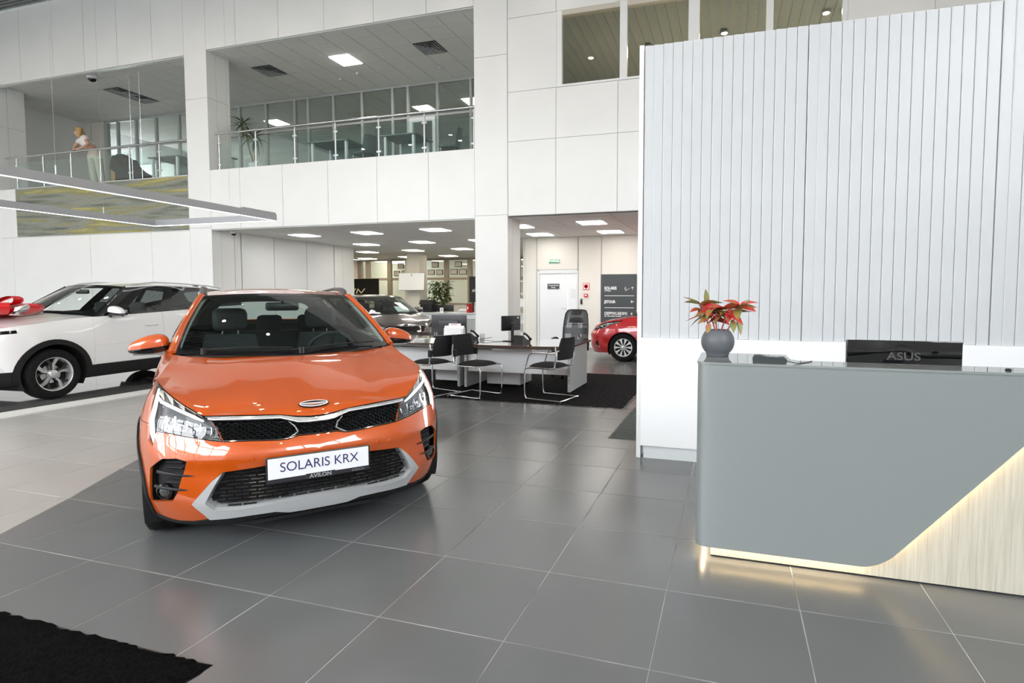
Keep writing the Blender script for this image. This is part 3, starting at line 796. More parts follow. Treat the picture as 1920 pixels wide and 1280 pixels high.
    # roof
    def roof(v, s_):
        xq = lerp(A1, R1, s_); k = 1-abs(v)**2.2; cx = lerp(c1[0]-A1, sp.get('rear_c', 0), s_)
        zc = lerp(c1[1]-rz_(A1), sp.get('crown_r', .05), s_) + .012*sin(PI*s_)
        return Vector((xq+cx*k, ry(xq)*v, rz_(xq)+zc*k))
    MB().grid(roof, [-1+k/12 for k in range(25)], [k/24 for k in range(25)]).build('roof', paint, root, 60)
    MB().grid(lambda v, s_: roof(v, s_)*1.0-Vector((0,0,.03)), [-.97+k*.97/6 for k in range(13)], [.02+k/12*.96 for k in range(13)]).build('headliner', M_head, root, 60)
    # side windows
    for mi in (0, 1):
        Vs, Rs = cut_regions([(0,0),(1,0),(1,1),(0,1)], sp['windows'], .05, .025); Ng = finite_normal(g)
        for nm, ts in Rs.items():
            if nm == 'rest':
                region_mb(Vs, ts, g, Ng, 0, .012, 0, mi).build('pillar', sp.get('pillar_m', paint), root, 45); region_mb(Vs, ts, g, Ng, -.016, 0, 0, mi).build('pillar_trim', M_head, root, 45)
            elif nm.startswith('frame'): region_mb(Vs, ts, g, Ng, -.002, .010, 0, mi).build('window_frame', M_blackgloss, root, 45)
            else: region_mb(Vs, ts, g, Ng, -.006, 0, 0, mi).build('side_window', sp.get('sglass', M_tint) if 'dark' not in nm else M_tintdark, root, 45)
    for sg in (1,-1):
        MB().tube([Vector((p.x+.004, sg*(p.y-.006), p.z)) for p in [g(0, k/12) for k in range(13)]], sp.get('gutter', .020), 8).build('pillar_rail', sp.get('gutter_m', paint), root, 60)
        MB().tube([Vector((p.x, sg*(p.y-.004), p.z-.006)) for p in [roof(1, k/10) for k in range(11)]], sp.get('gutter', .020)*1.05, 8).build('roof_edge', paint, root, 60)
        MB().tube([Vector((p.x-.022, sg*(p.y-.022), p.z-.012)) for p in [g(0, k/12) for k in range(13)]], .024, 8).build('pillar_trim', M_head, root, 60)
    # tail
    xe = xr; zt0 = bot(xr)
    zr_ = sp.get('tail_z', 1.0)
    def tail(v, t):
        z = lerp(zt0, zb(xr), t); y = C.side(xr, z); return Vector((xe-.09*(1-v*v)*1.0, y*v, z))
    MB().grid(tail, [-1+k/8 for k in range(17)], [k/10 for k in range(11)]).build('tailgate', paint, root, 50); MB().grid(lambda v, t: tail(v*.98, t)+Vector((.03,0,0)), [-1+k/8 for k in range(17)], [k/10 for k in range(11)]).build('tailgate_trim', M_intsoft, root, 50)
    def rglass(v, t):
        e = g(1, t); tp = roof(v, 1); bt = tail(v, 1); p = lerp(bt, tp, t); e2 = Vector((e.x, e.y*v, e.z)); return lerp(p, e2, 0)
    Vr, Rr = cut_regions([(-1,0),(1,0),(1,1),(-1,1)], [('glass', rrect(-.82,.82,.14,.82,.15,4))], .12, .06); Nr = finite_normal(rglass)
    to_ = region_mb(Vr, Rr['rest'], rglass, Nr, 0, .01, 0).build('rear_hatch', paint, root, 50); region_mb(Vr, Rr['rest'], rglass, Nr, -.014 if Nr(0,.5).x < 0 else .014, 0, 0).build('hatch_trim', M_head, root, 45); region_mb(Vr, Rr['glass'], rglass, Nr, 0, 0, 0).build('rear_window', clear_glass('rear_glass', (.80,.88,.87)), to_, 60)
    # floor pan as a dark box blocking light, firewall, wheel housings
    fl = MB().box(-.55, .34, -.60, .60, .20, .24).box(xr+.1, -.45, -.74, .74, .22, .30)
    fl.box(-.50,-.44,-.70,.70,.24,zb(cowl)-.12); fl.build('floor_pan', M_under, root)
    zt_ = bot(0)-.035; MB().prism([(.70,-.30),(.70,.30),(.58,.54),(xr+.15,.54),(xr+.15,-.54),(.58,-.54)],'z',zt_,zt_+.02).build('shade_tray', M_under, root)  # low tray added to block light and deepen the shadow under the car
    for cx in (0, -C.wb):
        for sg in (1, -1):
            mb = MB(); R_ = sp['arch']+.01; zc_ = sp.get('archz', sp['wr'])
            mb.grid(lambda a, yv: Vector((cx+R_*cos(a), sg*yv, max(.1, zc_+R_*sin(a)))), [-.5+k*(PI+1)/20 for k in range(21)], [.40, .84*sp['hw']/.875])
            mb.add([(cx+R_*cos(a), sg*.42, max(.1, zc_+R_*sin(a))) for a in [-.5+k*(PI+1)/20 for k in range(21)]], [tuple(range(21))])
            mb.build('wheel_housing', M_under, root)
            wheel_mesh(root, 'wheel', cx, sg, sp['wr'], sp.get('ww', .20), sp['hw']-.025, sp.get('wheel', 'swirl'))
    # cabin
    zs = .36; seat(root, -1.22, .37, zs, name='driver_seat'); seat(root, -1.22, -.37, zs, name='passenger_seat')
    rb = bpy.data.objects.new('rear_bench', None); COL.objects.link(rb); rb.parent = root; rb.location = (-2.05, 0, zs)
    MB().bbox(-.25,.25,-.62,.62,0,.18,.05).build('cushion', M_int, rb, 60)
    MB().prism([(-.14,.12),(-.30,.70),(-.40,.70),(-.30,.12)],'y',-.60,.60).build('backrest', M_int, rb)
    for y in (-.38, 0, .38): MB().bbox(-.42,-.32,y-.12,y+.12,.68,.86,.045).build('headrest', M_int, rb, 60)
    zd = zb(cowl)-.02
    ds = MB().grid(lambda v, t: Vector((lerp(cowl-.08, cowl-.48, t), v*.68, zd-.05+.05*sin(PI*min(1,t*1.2))*(1-v*v*.3)-.18*smooth01((t-.75)/.25))), [-1+k/10 for k in range(21)], [k/10 for k in range(11)])
    d2 = MB().box(cowl-.46,cowl-.30,-.66,.66,zd-.40,zd-.10); ds.add(d2.v, d2.f); ds.build('dashboard', M_intsoft, root, 50)
    sc = Vector((cowl-.62, .37, zd-.06)); ax = Vector((-.85,0,.5)).normalized(); e1 = Vector((0,1,0)); e2 = ax.cross(e1)
    swo = MB().tube([sc+e1*.185*cos(2*PI*k/28)+e2*.185*sin(2*PI*k/28) for k in range(28)], .014, 8, True); swo.tube([sc-e1*.18, sc, sc+e1*.18], .018, 6); swo.tube([sc, sc-e2*.18], .018, 6); swo.cyl(sc, sc-ax*.2, .03, 8)
    swo.build('steering_wheel', M_intsoft, root, 50)
    mw = W(0, .80)+Vector((-.09,0,-.035)); MB().bbox(mw.x-.02,mw.x+.02,-.125,.125,mw.z-.035,mw.z+.035,.018).cyl((mw.x,0,mw.z),(W(0,.86).x,0,W(0,.86).z),.012,6).build('interior_mirror', M_black, root, 50)
    # door mirrors
    mx, my, mz = sp['mirror']
    for sg in (1, -1):
        def cap(u, v):
            a = v*2*PI; ph = u*PI; sx, sy, sz = .075, .120, .098
            ct, st = cos(ph), sin(ph); ca, sa = cos(a), sin(a)
            pw = lambda c, e: math.copysign(abs(c)**e, c)
            X = pw(st, .7)*pw(ca, .7); Zz = pw(st, .7)*pw(sa, .7); Yy = pw(ct, .8)
            taper = 1-.38*max(0,(Yy+1)/2)**1.6
            return Vector((mx+sx*X*taper+(.02 if X > 0 else 0), sg*(my+sy*Yy), mz+sz*Zz*taper*(1 if Zz > 0 else .55)-.015*(Yy)))
        up = MB().grid(cap, [k/16 for k in range(17)], [k/24*.5 for k in range(25)]); lo_ = MB().grid(lambda u, v: cap(u, .5+v*.5), [k/16 for k in range(17)], [k/16 for k in range(17)])
        mo = up.build('door_mirror', paint, root, 60); lo_.build('mirror_base', M_blackgloss if True else M_black, mo, 60)
        ar = [Vector((mx+.02, sg*(my-.10), mz-.05)), Vector((mx+.05, sg*(my-.17), mz-.055)), Vector((mx+.07, sg*(C.side(mx,zb(mx))-.03), mz-.075))]
        MB().tube(ar, [.028,.026,.03], 8).build('mirror_arm', M_black, mo, 50)
        MB().grid(lambda u, v: cap(u, .0+v)-Vector((.012,0,0)) if False else Vector((mx-.066, sg*(my+.10*(2*u-1)), mz-.012+.05*(2*v-1))), [0,.5,1], [0,.5,1]).build('mirror_glass', M_chrome, mo)
    root['_'] = 0; del root['_']
    return root, g, W, roof, V, R
# ------------------------------------------------------------------ the orange crossover
def metallic(name, col, flake=.25, rough=.28):
    def f(nt, b):
        lw = nt.nodes.new('ShaderNodeTexNoise'); lw.inputs['Scale'].default_value = 900; tc = nt.nodes.new('ShaderNodeTexCoord')
        mr = nt.nodes.new('ShaderNodeMapRange'); mr.inputs[3].default_value = rough-.04; mr.inputs[4].default_value = rough+.04
        nt.links.new(tc.outputs['Object'], lw.inputs['Vector']); nt.links.new(lw.outputs['Fac'], mr.inputs[0]); nt.links.new(mr.outputs[0], b.inputs['Roughness'])
    return mat(name, col, rough, flake, coat=1, cior=1.85, croug=.012, build=f)
M_orange = metallic('copper_orange_paint', (.55,.082,.001), .12, .36)
M_badge = mat('bright_trim', (.78,.79,.80), .16, .75)
def pt(y, z): return ('y', y, z)
def px_(x, z): return ('x', x, z)
ZS = [.15,.20,.26,.33,.42,.50,.56,.62,.68,.74,.80,.86,.92,.98,1.04]
CO = CarShape(ZS, [.70,.745,.775,.795,.805,.802,.818,.792,.745,.705,.665,.60,.50,.40,.3],
              [.79,.835,.858,.868,.873,.876,.876,.874,.868,.858,.840,.815,.780,.740,.695],
              [2.5,2.5,2.5,2.6,2.6,2.6,2.6,2.6,2.7,2.8,2.8,2.8,2.7,2.6,2.5],
              [.79,.835,.858,.868,.873,.876,.876,.872,.868,.866,.864,.856,.836,.812,.785], 2.60, -3.28)
hl_up = [(.579,.797),(.631,.828),(.686,.865),(.736,.899),(.771,.925)]
edge = [pt(0,.736),pt(.035,.737),(pt(.097,.743)),pt(.18,.757),pt(.30,.766),pt(.393,.771),pt(.546,.776)]+[pt(y,z) for y,z in hl_up]+[px_(-.05,.952),px_(-.2,.985),px_(-.40,1.022)]
hl_poly = [pt(.546,.776)]+[pt(y,z) for y,z in hl_up]+[px_(.122,.917),px_(.257,.859),px_(.352,.775),px_(.394,.705),px_(.413,.640),px_(.476,.612),px_(.47,.674),px_(.478,.690),pt(.693,.686),pt(.613,.671),pt(.518,.654),pt(.456,.645),pt(.49,.72),pt(.512,.755)]
grille = [pt(0,.760),pt(0,.642),pt(.10,.643),pt(.150,.633),pt(.189,.632),pt(.321,.640),pt(.4555,.645),pt(.4895,.72),pt(.5115,.755),pt(.5455,.776),pt(.5455,.80)]
chrome = [pt(0,.727),pt(.035,.728),pt(.097,.735),pt(.18,.753),pt(.393,.765),pt(.540,.770),pt(.520,.756),pt(.499,.751),pt(.342,.7445),pt(.181,.737),pt(.138,.724),pt(.094,.709),pt(.054,.705),pt(0,.705)]
chromelo = [pt(0,.642),pt(.10,.643),pt(.150,.633),pt(.189,.632),pt(.321,.640),pt(.4555,.645),pt(.4575,.651),pt(.321,.645),pt(.189,.637),pt(.150,.638),pt(.10,.648),pt(0,.647)]
lowg = [pt(0,.512),pt(.265,.503),pt(.459,.488),pt(.539,.327),pt(.501,.288),pt(.395,.284),pt(.258,.293),pt(.108,.304),pt(0,.305)]
skid = [pt(.464,.486),pt(.503,.452),pt(.60,.325),pt(.522,.226),pt(.436,.230),pt(.327,.238),pt(.222,.240),pt(.150,.222),pt(0,.222),pt(0,.305),pt(.108,.304),pt(.258,.293),pt(.395,.284),pt(.501,.288),pt(.539,.327),pt(.459,.488)]
pocket = [px_(.452,.49),pt(.733,.556),pt(.669,.565),pt(.623,.553),pt(.642,.481),pt(.668,.382),pt(.694,.330),px_(.396,.293),px_(.418,.347)]
lip = [pt(0,.16),pt(0,.224),pt(.150,.221),pt(.222,.238),pt(.327,.236),pt(.436,.228),pt(.522,.224),pt(.60,.205),pt(.672,.200),px_(.40,.215),px_(.25,.235),px_(.25,.10),pt(.5,.10)]
fender = [px_(.40,.722),px_(0,.722),px_(0,.4),px_(-.2,.12),px_(-.53,.12),px_(-.56,1.2),px_(.10,1.2),px_(.10,.928),px_(.124,.917),px_(.26,.859),px_(.354,.775)]
fdoor = [px_(-.53,.29),px_(-.56,1.2),px_(-1.52,1.2),px_(-1.50,.29)]
rdoor = [px_(-1.505,.29),px_(-1.525,1.2),px_(-2.42,1.2),px_(-2.42,.9),px_(-2.15,.29)]
sill = [px_(-.30,.10),px_(-.30,.285),px_(-2.3,.285),px_(-2.3,.10)]
spO = dict(belt=spline([-3.28,-2.6,-1.6,-.9,-.44],[1.09,1.075,1.05,1.03,1.028]), cowl=-.40, edge=edge,
    bottom=spline([-3.28,-2.6,0],[.30,.20,.20]), bottom_front=spline([0,.12,.25,.45,.75,1],[.212,.212,.205,.18,.185,.20]),
    feats=[('headlight',hl_poly),('chrome_strip',chrome),('chrome_lower',chromelo),('grille',grille),('skid',skid),('lower_grille',lowg),('fog_pocket',pocket),('lip',lip),('sill',sill),('fender',fender),('front_door',fdoor),('rear_door',rdoor)],
    opts={'rest':dict(both=1,part='bumper_shell'),'headlight':dict(m=M_lens,off=.002,skirt=0,gap=.002,deep=.045,deep_m=M_lampdark,deep_name='lamp_housing',part='headlight_lens'),
          'chrome_strip':dict(both=1,m=M_badge,off=.006,skirt=.02,part='chrome_strip'),'chrome_lower':dict(both=1,m=M_chrome,off=.005,skirt=.02,part='chrome_strip'),
          'grille':dict(skip=1,deep=.035,deep_m=M_under,deep_name='grille_backing'),'lower_grille':dict(skip=1,deep=.05,deep_m=M_under,deep_name='grille_backing'),
          'skid':dict(both=1,m=M_skid,off=.014,skirt=.06,part='skid_plate'),'fog_pocket':dict(skip=1,deep=.04,deep_m=M_under,deep_name='fog_recess'),
          'lip':dict(both=1,m=M_clad,off=.006,part='lower_lip'),'sill':dict(m=M_clad,off=.008,part='sill_trim'),'arch_trim':dict(m=M_clad,off=.009,skirt=.03,part='wheel_arch_trim')},
    arch=.345, trim=.045, wr=.312, hw=.876, step=.04, fstep=.014, spine_x=spline([0,.12,.30,.42,.52,.68,.85,1],[CO.a(.736),.67,.60,.54,.44,.22,0,-.13]),
    spine_z=spline([-.13,0,.2,.4,.55,.64,.68,.7065],[1.000,.974,.922,.866,.820,.787,.765,.736]),
    xA0=-.45, xA1=-1.27, xR0=-3.28, xR1=-2.98, roof_y=spline([-2.98,-2.4,-1.8,-1.27],[.50,.55,.585,.575]), roof_z=spline([-2.98,-2.4,-1.8,-1.27],[1.375,1.425,1.447,1.418]),
    wc0=(-.17,1.008), wc1=(-1.17,1.44), crown_r=.05, mirror=(-.80,.885,1.050), wheel='swirl', frit=(.05,.06,.05), gutter=.024,
    windows=[('glass_f',[(.10,.06),(.34,.06),(.34,.93),(.13,.93)]),('glass_dark_r',[(.37,.06),(.64,.06),(.66,.93),(.37,.93)]),('glass_dark_q',[(.69,.10),(.86,.35),(.84,.90),(.70,.93)]),('frame',[(.055,.02),(.88,.02),(.88,.96),(.085,.96)])])
HEAD = rad(-41.2); LOC_O = (-.733,1.027,0)
orange, gO, WO, roofO, VO, RO = build_car('orange_car', 'shiny orange compact crossover parked in the foreground, facing the viewer', M_orange, CO, spO, LOC_O, HEAD)
def PO(y, z, off=0):
    u = CO.uy(abs(y), z); p = CO.S(u, z)+CO.N(u, z)*off; return Vector((p.x, math.copysign(p.y, y) if y else 0, p.z))
def PX(x, z, off=0, s=1):
    u = CO.ux(x, z); p = CO.S(u, z)+CO.N(u, z)*off; return Vector((p.x, s*p.y, p.z))
# upper grille: honeycomb of little hexagon rims
hexm = MB(); gp2 = [(q[1], q[2]) for q in grille]
def ring(c, e1, e2, w, h, t, dz, mb):
    o = [(-w,0),(-w*.62,h),(w*.62,h),(w,0),(w*.62,-h),(-w*.62,-h)]
    n = e1.cross(e2).normalized()
    vs_ = [c+e1*a+e2*b for a, b in o]+[c+e1*a*t+e2*b*t+n*dz for a, b in o]+[c+e1*a*t*.95+e2*b*t*.95-n*.02 for a, b in o]
    mb.add(vs_, [(i, (i+1) % 6, 6+(i+1) % 6, 6+i) for i in range(6)]+[(6+i, 6+(i+1) % 6, 12+(i+1) % 6, 12+i) for i in range(6)])
r = 0; z = .640
while z < .75:
    y = -.54+(.0175 if r % 2 else 0)
    while y < .54:
        if pip((abs(y), z), [(a, b) for a, b in gp2 if b < .77]) and not pip((abs(y), z), [(q[1],q[2]) for q in chrome]) and PO(y,z).z < .745-.0*abs(y):
            c = PO(y, z, -.014); e1 = (PO(y+.005,z)-PO(y-.005,z)).normalized(); e2 = (PO(y,z+.004)-PO(y,z-.004)).normalized(); ring(c, e1, e2, .0165, .0085, .80, .004, hexm)
        y += .035
    z += .0105; r += 1
hexm.build('grille_mesh', mat('satin_black_grille', (.02,.021,.023), .28), orange)
# chevrons in the grille
for s in (-1, 1):
    MB().tube([PO(s*.142,.716,.004), PO(s*.112,.690,.004), PO(s*.100,.662,.006), PO(s*.118,.650,.006), PO(s*.150,.636,.004)], [.003,.004,.005,.005,.004], 6).build('grille_chevron', M_badge, orange)
    MB().tube([PO(s*.19,.722,-.01), PO(s*.165,.716,.0), PO(s*.142,.716,.004)], .005, 4).build('grille_chevron', M_blackgloss, orange)
# lower grille: rows of little bars
lg = [(q[1], q[2]) for q in lowg]; bars = MB(); r = 0; z = .292
while z < .51:
    y = -.56+(.036 if r % 2 else 0)
    while y < .56:
        if pip((abs(y)+.02, z), lg) and pip((max(0.0,abs(y)-.02), z), lg):
            a, b = PO(y-.031,z,-.016), PO(y+.031,z,-.016); bars.tube([a, (a+b)/2+Vector((.001,0,0)), b], .0055, 4)
        y += .072
    z += .0205; r += 1
bars.build('lower_grille_mesh', mat('satin_black_bars', (.012,.0125,.013), .2), orange)
M_pslat = mat('pocket_black', (.008,.008,.009), .5); M_fogl = mat('fog_lens_glass', (.10,.105,.10), .08, .4)
# headlamp internals
for s in (-1, 1):
    def D(poly, off): return [Vector((p.x, s*abs(p.y), p.z)) for p in [PO(y, z, off) if k == 'y' else PX(y, z, off) for k, y, z in poly]]
    dl = [px_(.235,.893),px_(.30,.858),px_(.352,.812),px_(.388,.745),px_(.425,.680),px_(.462,.630)]
    top_ = [px_(.30,.858),pt(.748,.838),pt(.701,.822),pt(.644,.798),pt(.585,.770),pt(.548,.752)]
    hl = MB().tube(D(dl, -.012), [.005,.008,.010,.011,.011,.006], 8).build('daytime_strip', M_drl, orange, 60)
    MB().tube(D(top_, -.014), [.007,.008,.008,.008,.007,.004], 8).build('daytime_strip', M_drl, orange, 60)
    # reflector shelf above the strip and bowl row below
    sh = [pt(.552,.775),pt(.579,.791),pt(.631,.822),pt(.686,.858),pt(.736,.890),px_(.24,.885)]
    a_, b_ = D(sh, -.006), D([pt(.548,.757),pt(.585,.774),pt(.644,.803),pt(.701,.828),pt(.748,.846),px_(.28,.868)], -.03)
    MB().add(a_+b_, [(i, i+1, 7+i-1, 6+i) for i in range(5)]).build('lamp_shelf', mat('lamp_shelf_beige', (.36,.33,.27), .3, .4), orange)
    for (y, z, w) in ((.708,.750,.038),(.648,.732,.036),(.588,.714,.036),(.535,.700,.030)):
        c = PO(s*y, z, -.022); e1 = (PO(s*y+.01,z)-PO(s*y-.01,z)).normalized(); e2 = (PO(s*y,z+.01)-PO(s*y,z-.01)).normalized(); n = e1.cross(e2)
        rim = [c+e1*w*.78*qx+e2*w*.85*qy for qx, qy in ((-1,.9),(-1,-.3),(-.6,-1),(.6,-1),(1,-.3),(1,.9))]
        MB().tube(rim, .0045, 6).build('lamp_rim', M_drl if w > .037 else M_refl, orange, 60)
        bowl = MB(); k = 14
        bowl.add([c+n*0+e1*w*.62*cos(2*PI*i/k)+e2*w*.62*sin(2*PI*i/k) for i in range(k)]+[c-n*.02+e1*w*.3*cos(2*PI*i/k)+e2*w*.3*sin(2*PI*i/k) for i in range(k)], [(i,(i+1)%k,k+(i+1)%k,k+i) for i in range(k)]+[tuple(range(k,2*k))])
        bowl.build('lamp_bowl', M_refl, orange, 60)
    pl = MB(); 
    for i in range(7):
        f_ = i/6; y = lerp(.70,.49,f_); z = lerp(.700,.668,f_); a = PO(s*y,z,-.015); b = PO(s*(y-.03),z-.004,-.015); pl.tube([a,b],.0035,4); a = PO(s*y,z-.010,-.012); b = PO(s*(y-.03),z-.014,-.012); pl.tube([a,b],.003,4)
    pl.build('lamp_fins', M_refl, orange)
    # reflector plate filling the inner half
    q = [pt(.548,.750),pt(.600,.772),pt(.640,.780),pt(.640,.690),pt(.560,.668),pt(.475,.656),pt(.497,.715)]; MB().add(D(q,-.034), [tuple(range(7))]).build('lamp_reflector', M_lampdark, orange)
    # fog pocket: fins, lamp, slats
    for (ya, za, yb, zb_) in ((.763,.478,.588,.474),(.778,.393,.618,.400)):
        q = [PO(s*lerp(ya,yb,k/6), lerp(za,zb_,k/6), lerp(-.006,.006,k/6)) for k in range(7)]
        MB().tube(q, [.009,.009,.0085,.0075,.006,.004,.001], 6, prof=[(-.5,-1),(.5,-1),(.8,0),(.5,1),(-.5,1),(-.8,0)]).build('pocket_fin', M_pslat, orange, 40)
    for i in range(5):
        z = .43+.022*i if i > 1 else .44+.02*i
        a, b = PO(s*.735,.42+.027*i,-.022), PO(s*.655,.423+.027*i,-.022); MB().tube([a,(a+b)/2,b],.006,4).build('pocket_slat', M_pslat, orange)
    c = PO(s*.742,.366,-.012); u_ = CO.uy(.742,.366); n = CO.N(u_,.366); n = Vector((n.x, s*n.y, n.z)); n = (n+Vector((.6,0,0))).normalized()
    fo = MB().lathe([(.044,-.02),(.044,.0),(.036,.006),(.033,-.004)],20).xf(Matrix.Translation(c) @ n.to_track_quat('Z','Y').to_matrix().to_4x4()).build('fog_lamp', M_blackgloss, orange, 40)
    MB().sphere((0,0,-.006),.031,.031,.014).xf(Matrix.Translation(c) @ n.to_track_quat('Z','Y').to_matrix().to_4x4()).build('fog_lens', M_fogl, fo, 60)
    c = PO(s*.329,.554,.0015); u_ = CO.uy(.329,.554); n = CO.N(u_,.554); n = Vector((n.x, s*n.y, n.z))
    MB().lathe([(.011,-.004),(.011,.001),(.009,.0018),(.0,.002)],14).xf(Matrix.Translation(c) @ n.to_track_quat('Z','Y').to_matrix().to_4x4()).build('parking_sensor', mat('sensor_orange', (.55,.07,.003), .4), orange)
    # roof rail
    pts = [roofO(s*.99, f_)+Vector((0,s*-.015,h)) for f_, h in ((.06,-.01),(.10,.025),(.16,.042),(.4,.045),(.7,.045),(.88,.04),(.95,.0))]
    MB().tube(pts, [.026,.030,.022,.015,.014,.016,.018], 8).build('roof_rail', mat('grey_rail', (.12,.125,.13), .4, .5), orange, 60)
    # door handles
    for x in (-1.38,-2.2):
        c = PX(x,.93,.02,s); MB().tube([c+Vector((.10,-s*.012,0)), c+Vector((.06,0,0)), c+Vector((-.06,0,0)), c+Vector((-.10,-s*.012,0))],.013,6).build('door_handle', M_chrome, orange, 60)
# plate with frame and lettering
xp = .845
ph = bpy.data.objects.new('number_plate', None); COL.objects.link(ph); ph.parent = orange; ph.location = (xp,0,.493); ph.rotation_euler = (0,0,0)
MB().bbox(-.018,-.002,-.268,.268,-.082,.064,.006).box(-.05,-.016,-.2,.2,-.05,.05).build('plate_frame', mat('plate_frame_black', (.018,.018,.022), .35), ph)
MB().bbox(-.004,.0005,-.259,.259,-.055,.0565,.002).build('plate_panel', mat('plate_white', (.80,.81,.83), .35), ph)
MB().box(-.003,.003,-.075,.075,-.078,-.050).build('frame_tab', mat('plate_frame_black', (.018,.018,.022), .35), ph)
Mx = Matrix(((0,0,1,0),(1,0,0,0),(0,1,0,0),(0,0,0,1)))
text('plate_lettering','SOLARIS KRX',.0735,mat('navy_print', (.03,.025,.12), .5),ph,Matrix.Translation((.001,0,.003)) @ Mx,.0008,'CENTER',sx=.92)
text('frame_lettering','AVILON',.030,mat('grey_print', (.35,.36,.37), .4),ph,Matrix.Translation((.0035,0,-.0655)) @ Mx,.0006,'CENTER',.0006,1.05)
text('frame_lettering','avilon.ru',.020,mat('grey_print2', (.22,.23,.24), .4),ph,Matrix.Translation((-.0015,.20,-.068)) @ Mx,.0006,'CENTER')
M_badge2 = mat('badge_silver', (.80,.81,.82), .3, .25)
# emblem on the bonnet: open oval with an S-shaped bar
hf = spO['hood_fn']; ec = hf(.10, 0); t1 = hf(.16, 0)
em = bpy.data.objects.new('bonnet_emblem', None); COL.objects.link(em); em.parent = orange
zc = lambda x: spO['spine_z'](x)
pe = lambda y, d: Vector((.642-d*.78, y, zc(.642-d*.78)+.004+.0))
def oval(y0, a, b): return None
nE = 40
lowr = MB(); A_, B_ = .078, .036
def earc(a0, a1, A1, B1, A2, B2, n=22):
    mb = MB(); P1 = []; P2 = []
    for k in range(n+1):
        a = lerp(a0, a1, k/n); P1.append(pe(A1*cos(a), B1*sin(a))); P2.append(pe(A2*cos(a), B2*sin(a)))
    up_ = Vector((.004,0,.007)); mb.add(P1+P2+[p+up_ for p in P1]+[p+up_ for p in P2], [])
    m = n+1
    for k in range(n): mb.f += [(2*m+k,2*m+k+1,3*m+k+1,3*m+k),(k,k+1,2*m+k+1,2*m+k),(m+k,m+k+1,3*m+k+1,3*m+k)]
    mb.f += [(0,m,3*m,2*m),(n,m+n,3*m+n,2*m+n)]
    return mb
earc(0, 2*PI, A_+.004, B_+.004, A_-.016, B_-.013, 44).build('emblem_base', M_blackgloss, em)
for a0, a1 in ((.18, PI+.05), (PI+.18, 2*PI+.05)): 
    m_ = earc(a0, a1, A_, B_, A_-.0095, B_-.0075); m_.xf(Matrix.Translation((.001,0,.0015))); m_.build('emblem_arc', M_badge2, em, 30)
m_ = MB(); up_ = Vector((.005,0,.0085)); q = [pe(-.068,.002), pe(-.05,.0055), pe(.055,.0035), pe(.070,-.002), pe(.05,-.0055), pe(-.055,-.0035)]; m_.add([p for p in q]+[p+up_ for p in q], [tuple(range(6)),tuple(range(6,12))]+[(i,(i+1)%6,6+(i+1)%6,6+i) for i in range(6)]); m_.build('emblem_bar', M_badge2, em)

MB().tube([PO(y, z, .008) for y, z in [(-a, b) for a, b in ((.520,.757),(.499,.752),(.342,.7455),(.181,.738),(.138,.725),(.094,.710),(.054,.706))]+[(0,.706)]+[(a, b) for a, b in ((.054,.706),(.094,.710),(.138,.725),(.181,.738),(.342,.7455),(.499,.752),(.520,.757))]], .0042, 6).build('chrome_strip', M_badge2, orange, 60)  # pale bead added for the bright highlight along the strip's lower edge
# ------------------------------------------------------------------ the white SUV with a gift bow
M_wpaint = mat('pearl_white_paint', (.80,.81,.82), .3, 0, coat=1, croug=.02)
ZW = [.20,.30,.45,.60,.75,.90,1.0,1.06,1.12,1.2]
CW = CarShape(ZW, [.70,.78,.82,.84,.84,.82,.76,.66,.5,.4],[.84,.872,.888,.892,.888,.876,.852,.822,.775,.72],[2.7,2.8,2.8,2.8,2.9,3.0,3.0,3.0,2.8,2.6],
              [.84,.872,.888,.892,.888,.880,.872,.866,.852,.83], 2.61, -3.47)
edW = [pt(0,.985),pt(.3,.986),pt(.55,.992),px_(.50,1.000),px_(.30,1.030),px_(.0,1.066),px_(-.3,1.094),px_(-.55,1.108)]
whl = [pt(.50,.945),pt(.62,.950),px_(.55,.955),px_(.40,.965),px_(.40,.925),px_(.55,.915),pt(.62,.908),pt(.50,.905)]
wlamp = [pt(.62,.84),px_(.58,.85),px_(.56,.70),pt(.66,.69)]
wgr = [pt(0,.90),pt(.48,.90),pt(.58,.80),pt(.52,.55),pt(0,.52)]
wlow = [pt(0,.05),px_(.30,.05),px_(.30,.425),px_(.60,.425),pt(.60,.45),pt(0,.45)]
wf = [px_(.30,.05),px_(.62,.60),px_(.62,1.3),px_(-.53,1.3),px_(-.50,.25),px_(-.50,.05)]
wfd = [px_(-.50,.42),px_(-.50,1.3),px_(-1.62,1.3),px_(-1.60,.42)]; wrd = [px_(-1.605,.42),px_(-1.625,1.3),px_(-2.62,1.3),px_(-2.62,1.0),px_(-2.2,.42)]
wsl = [px_(-.3,.05),px_(-.3,.415),px_(-2.3,.415),px_(-2.3,.05)]
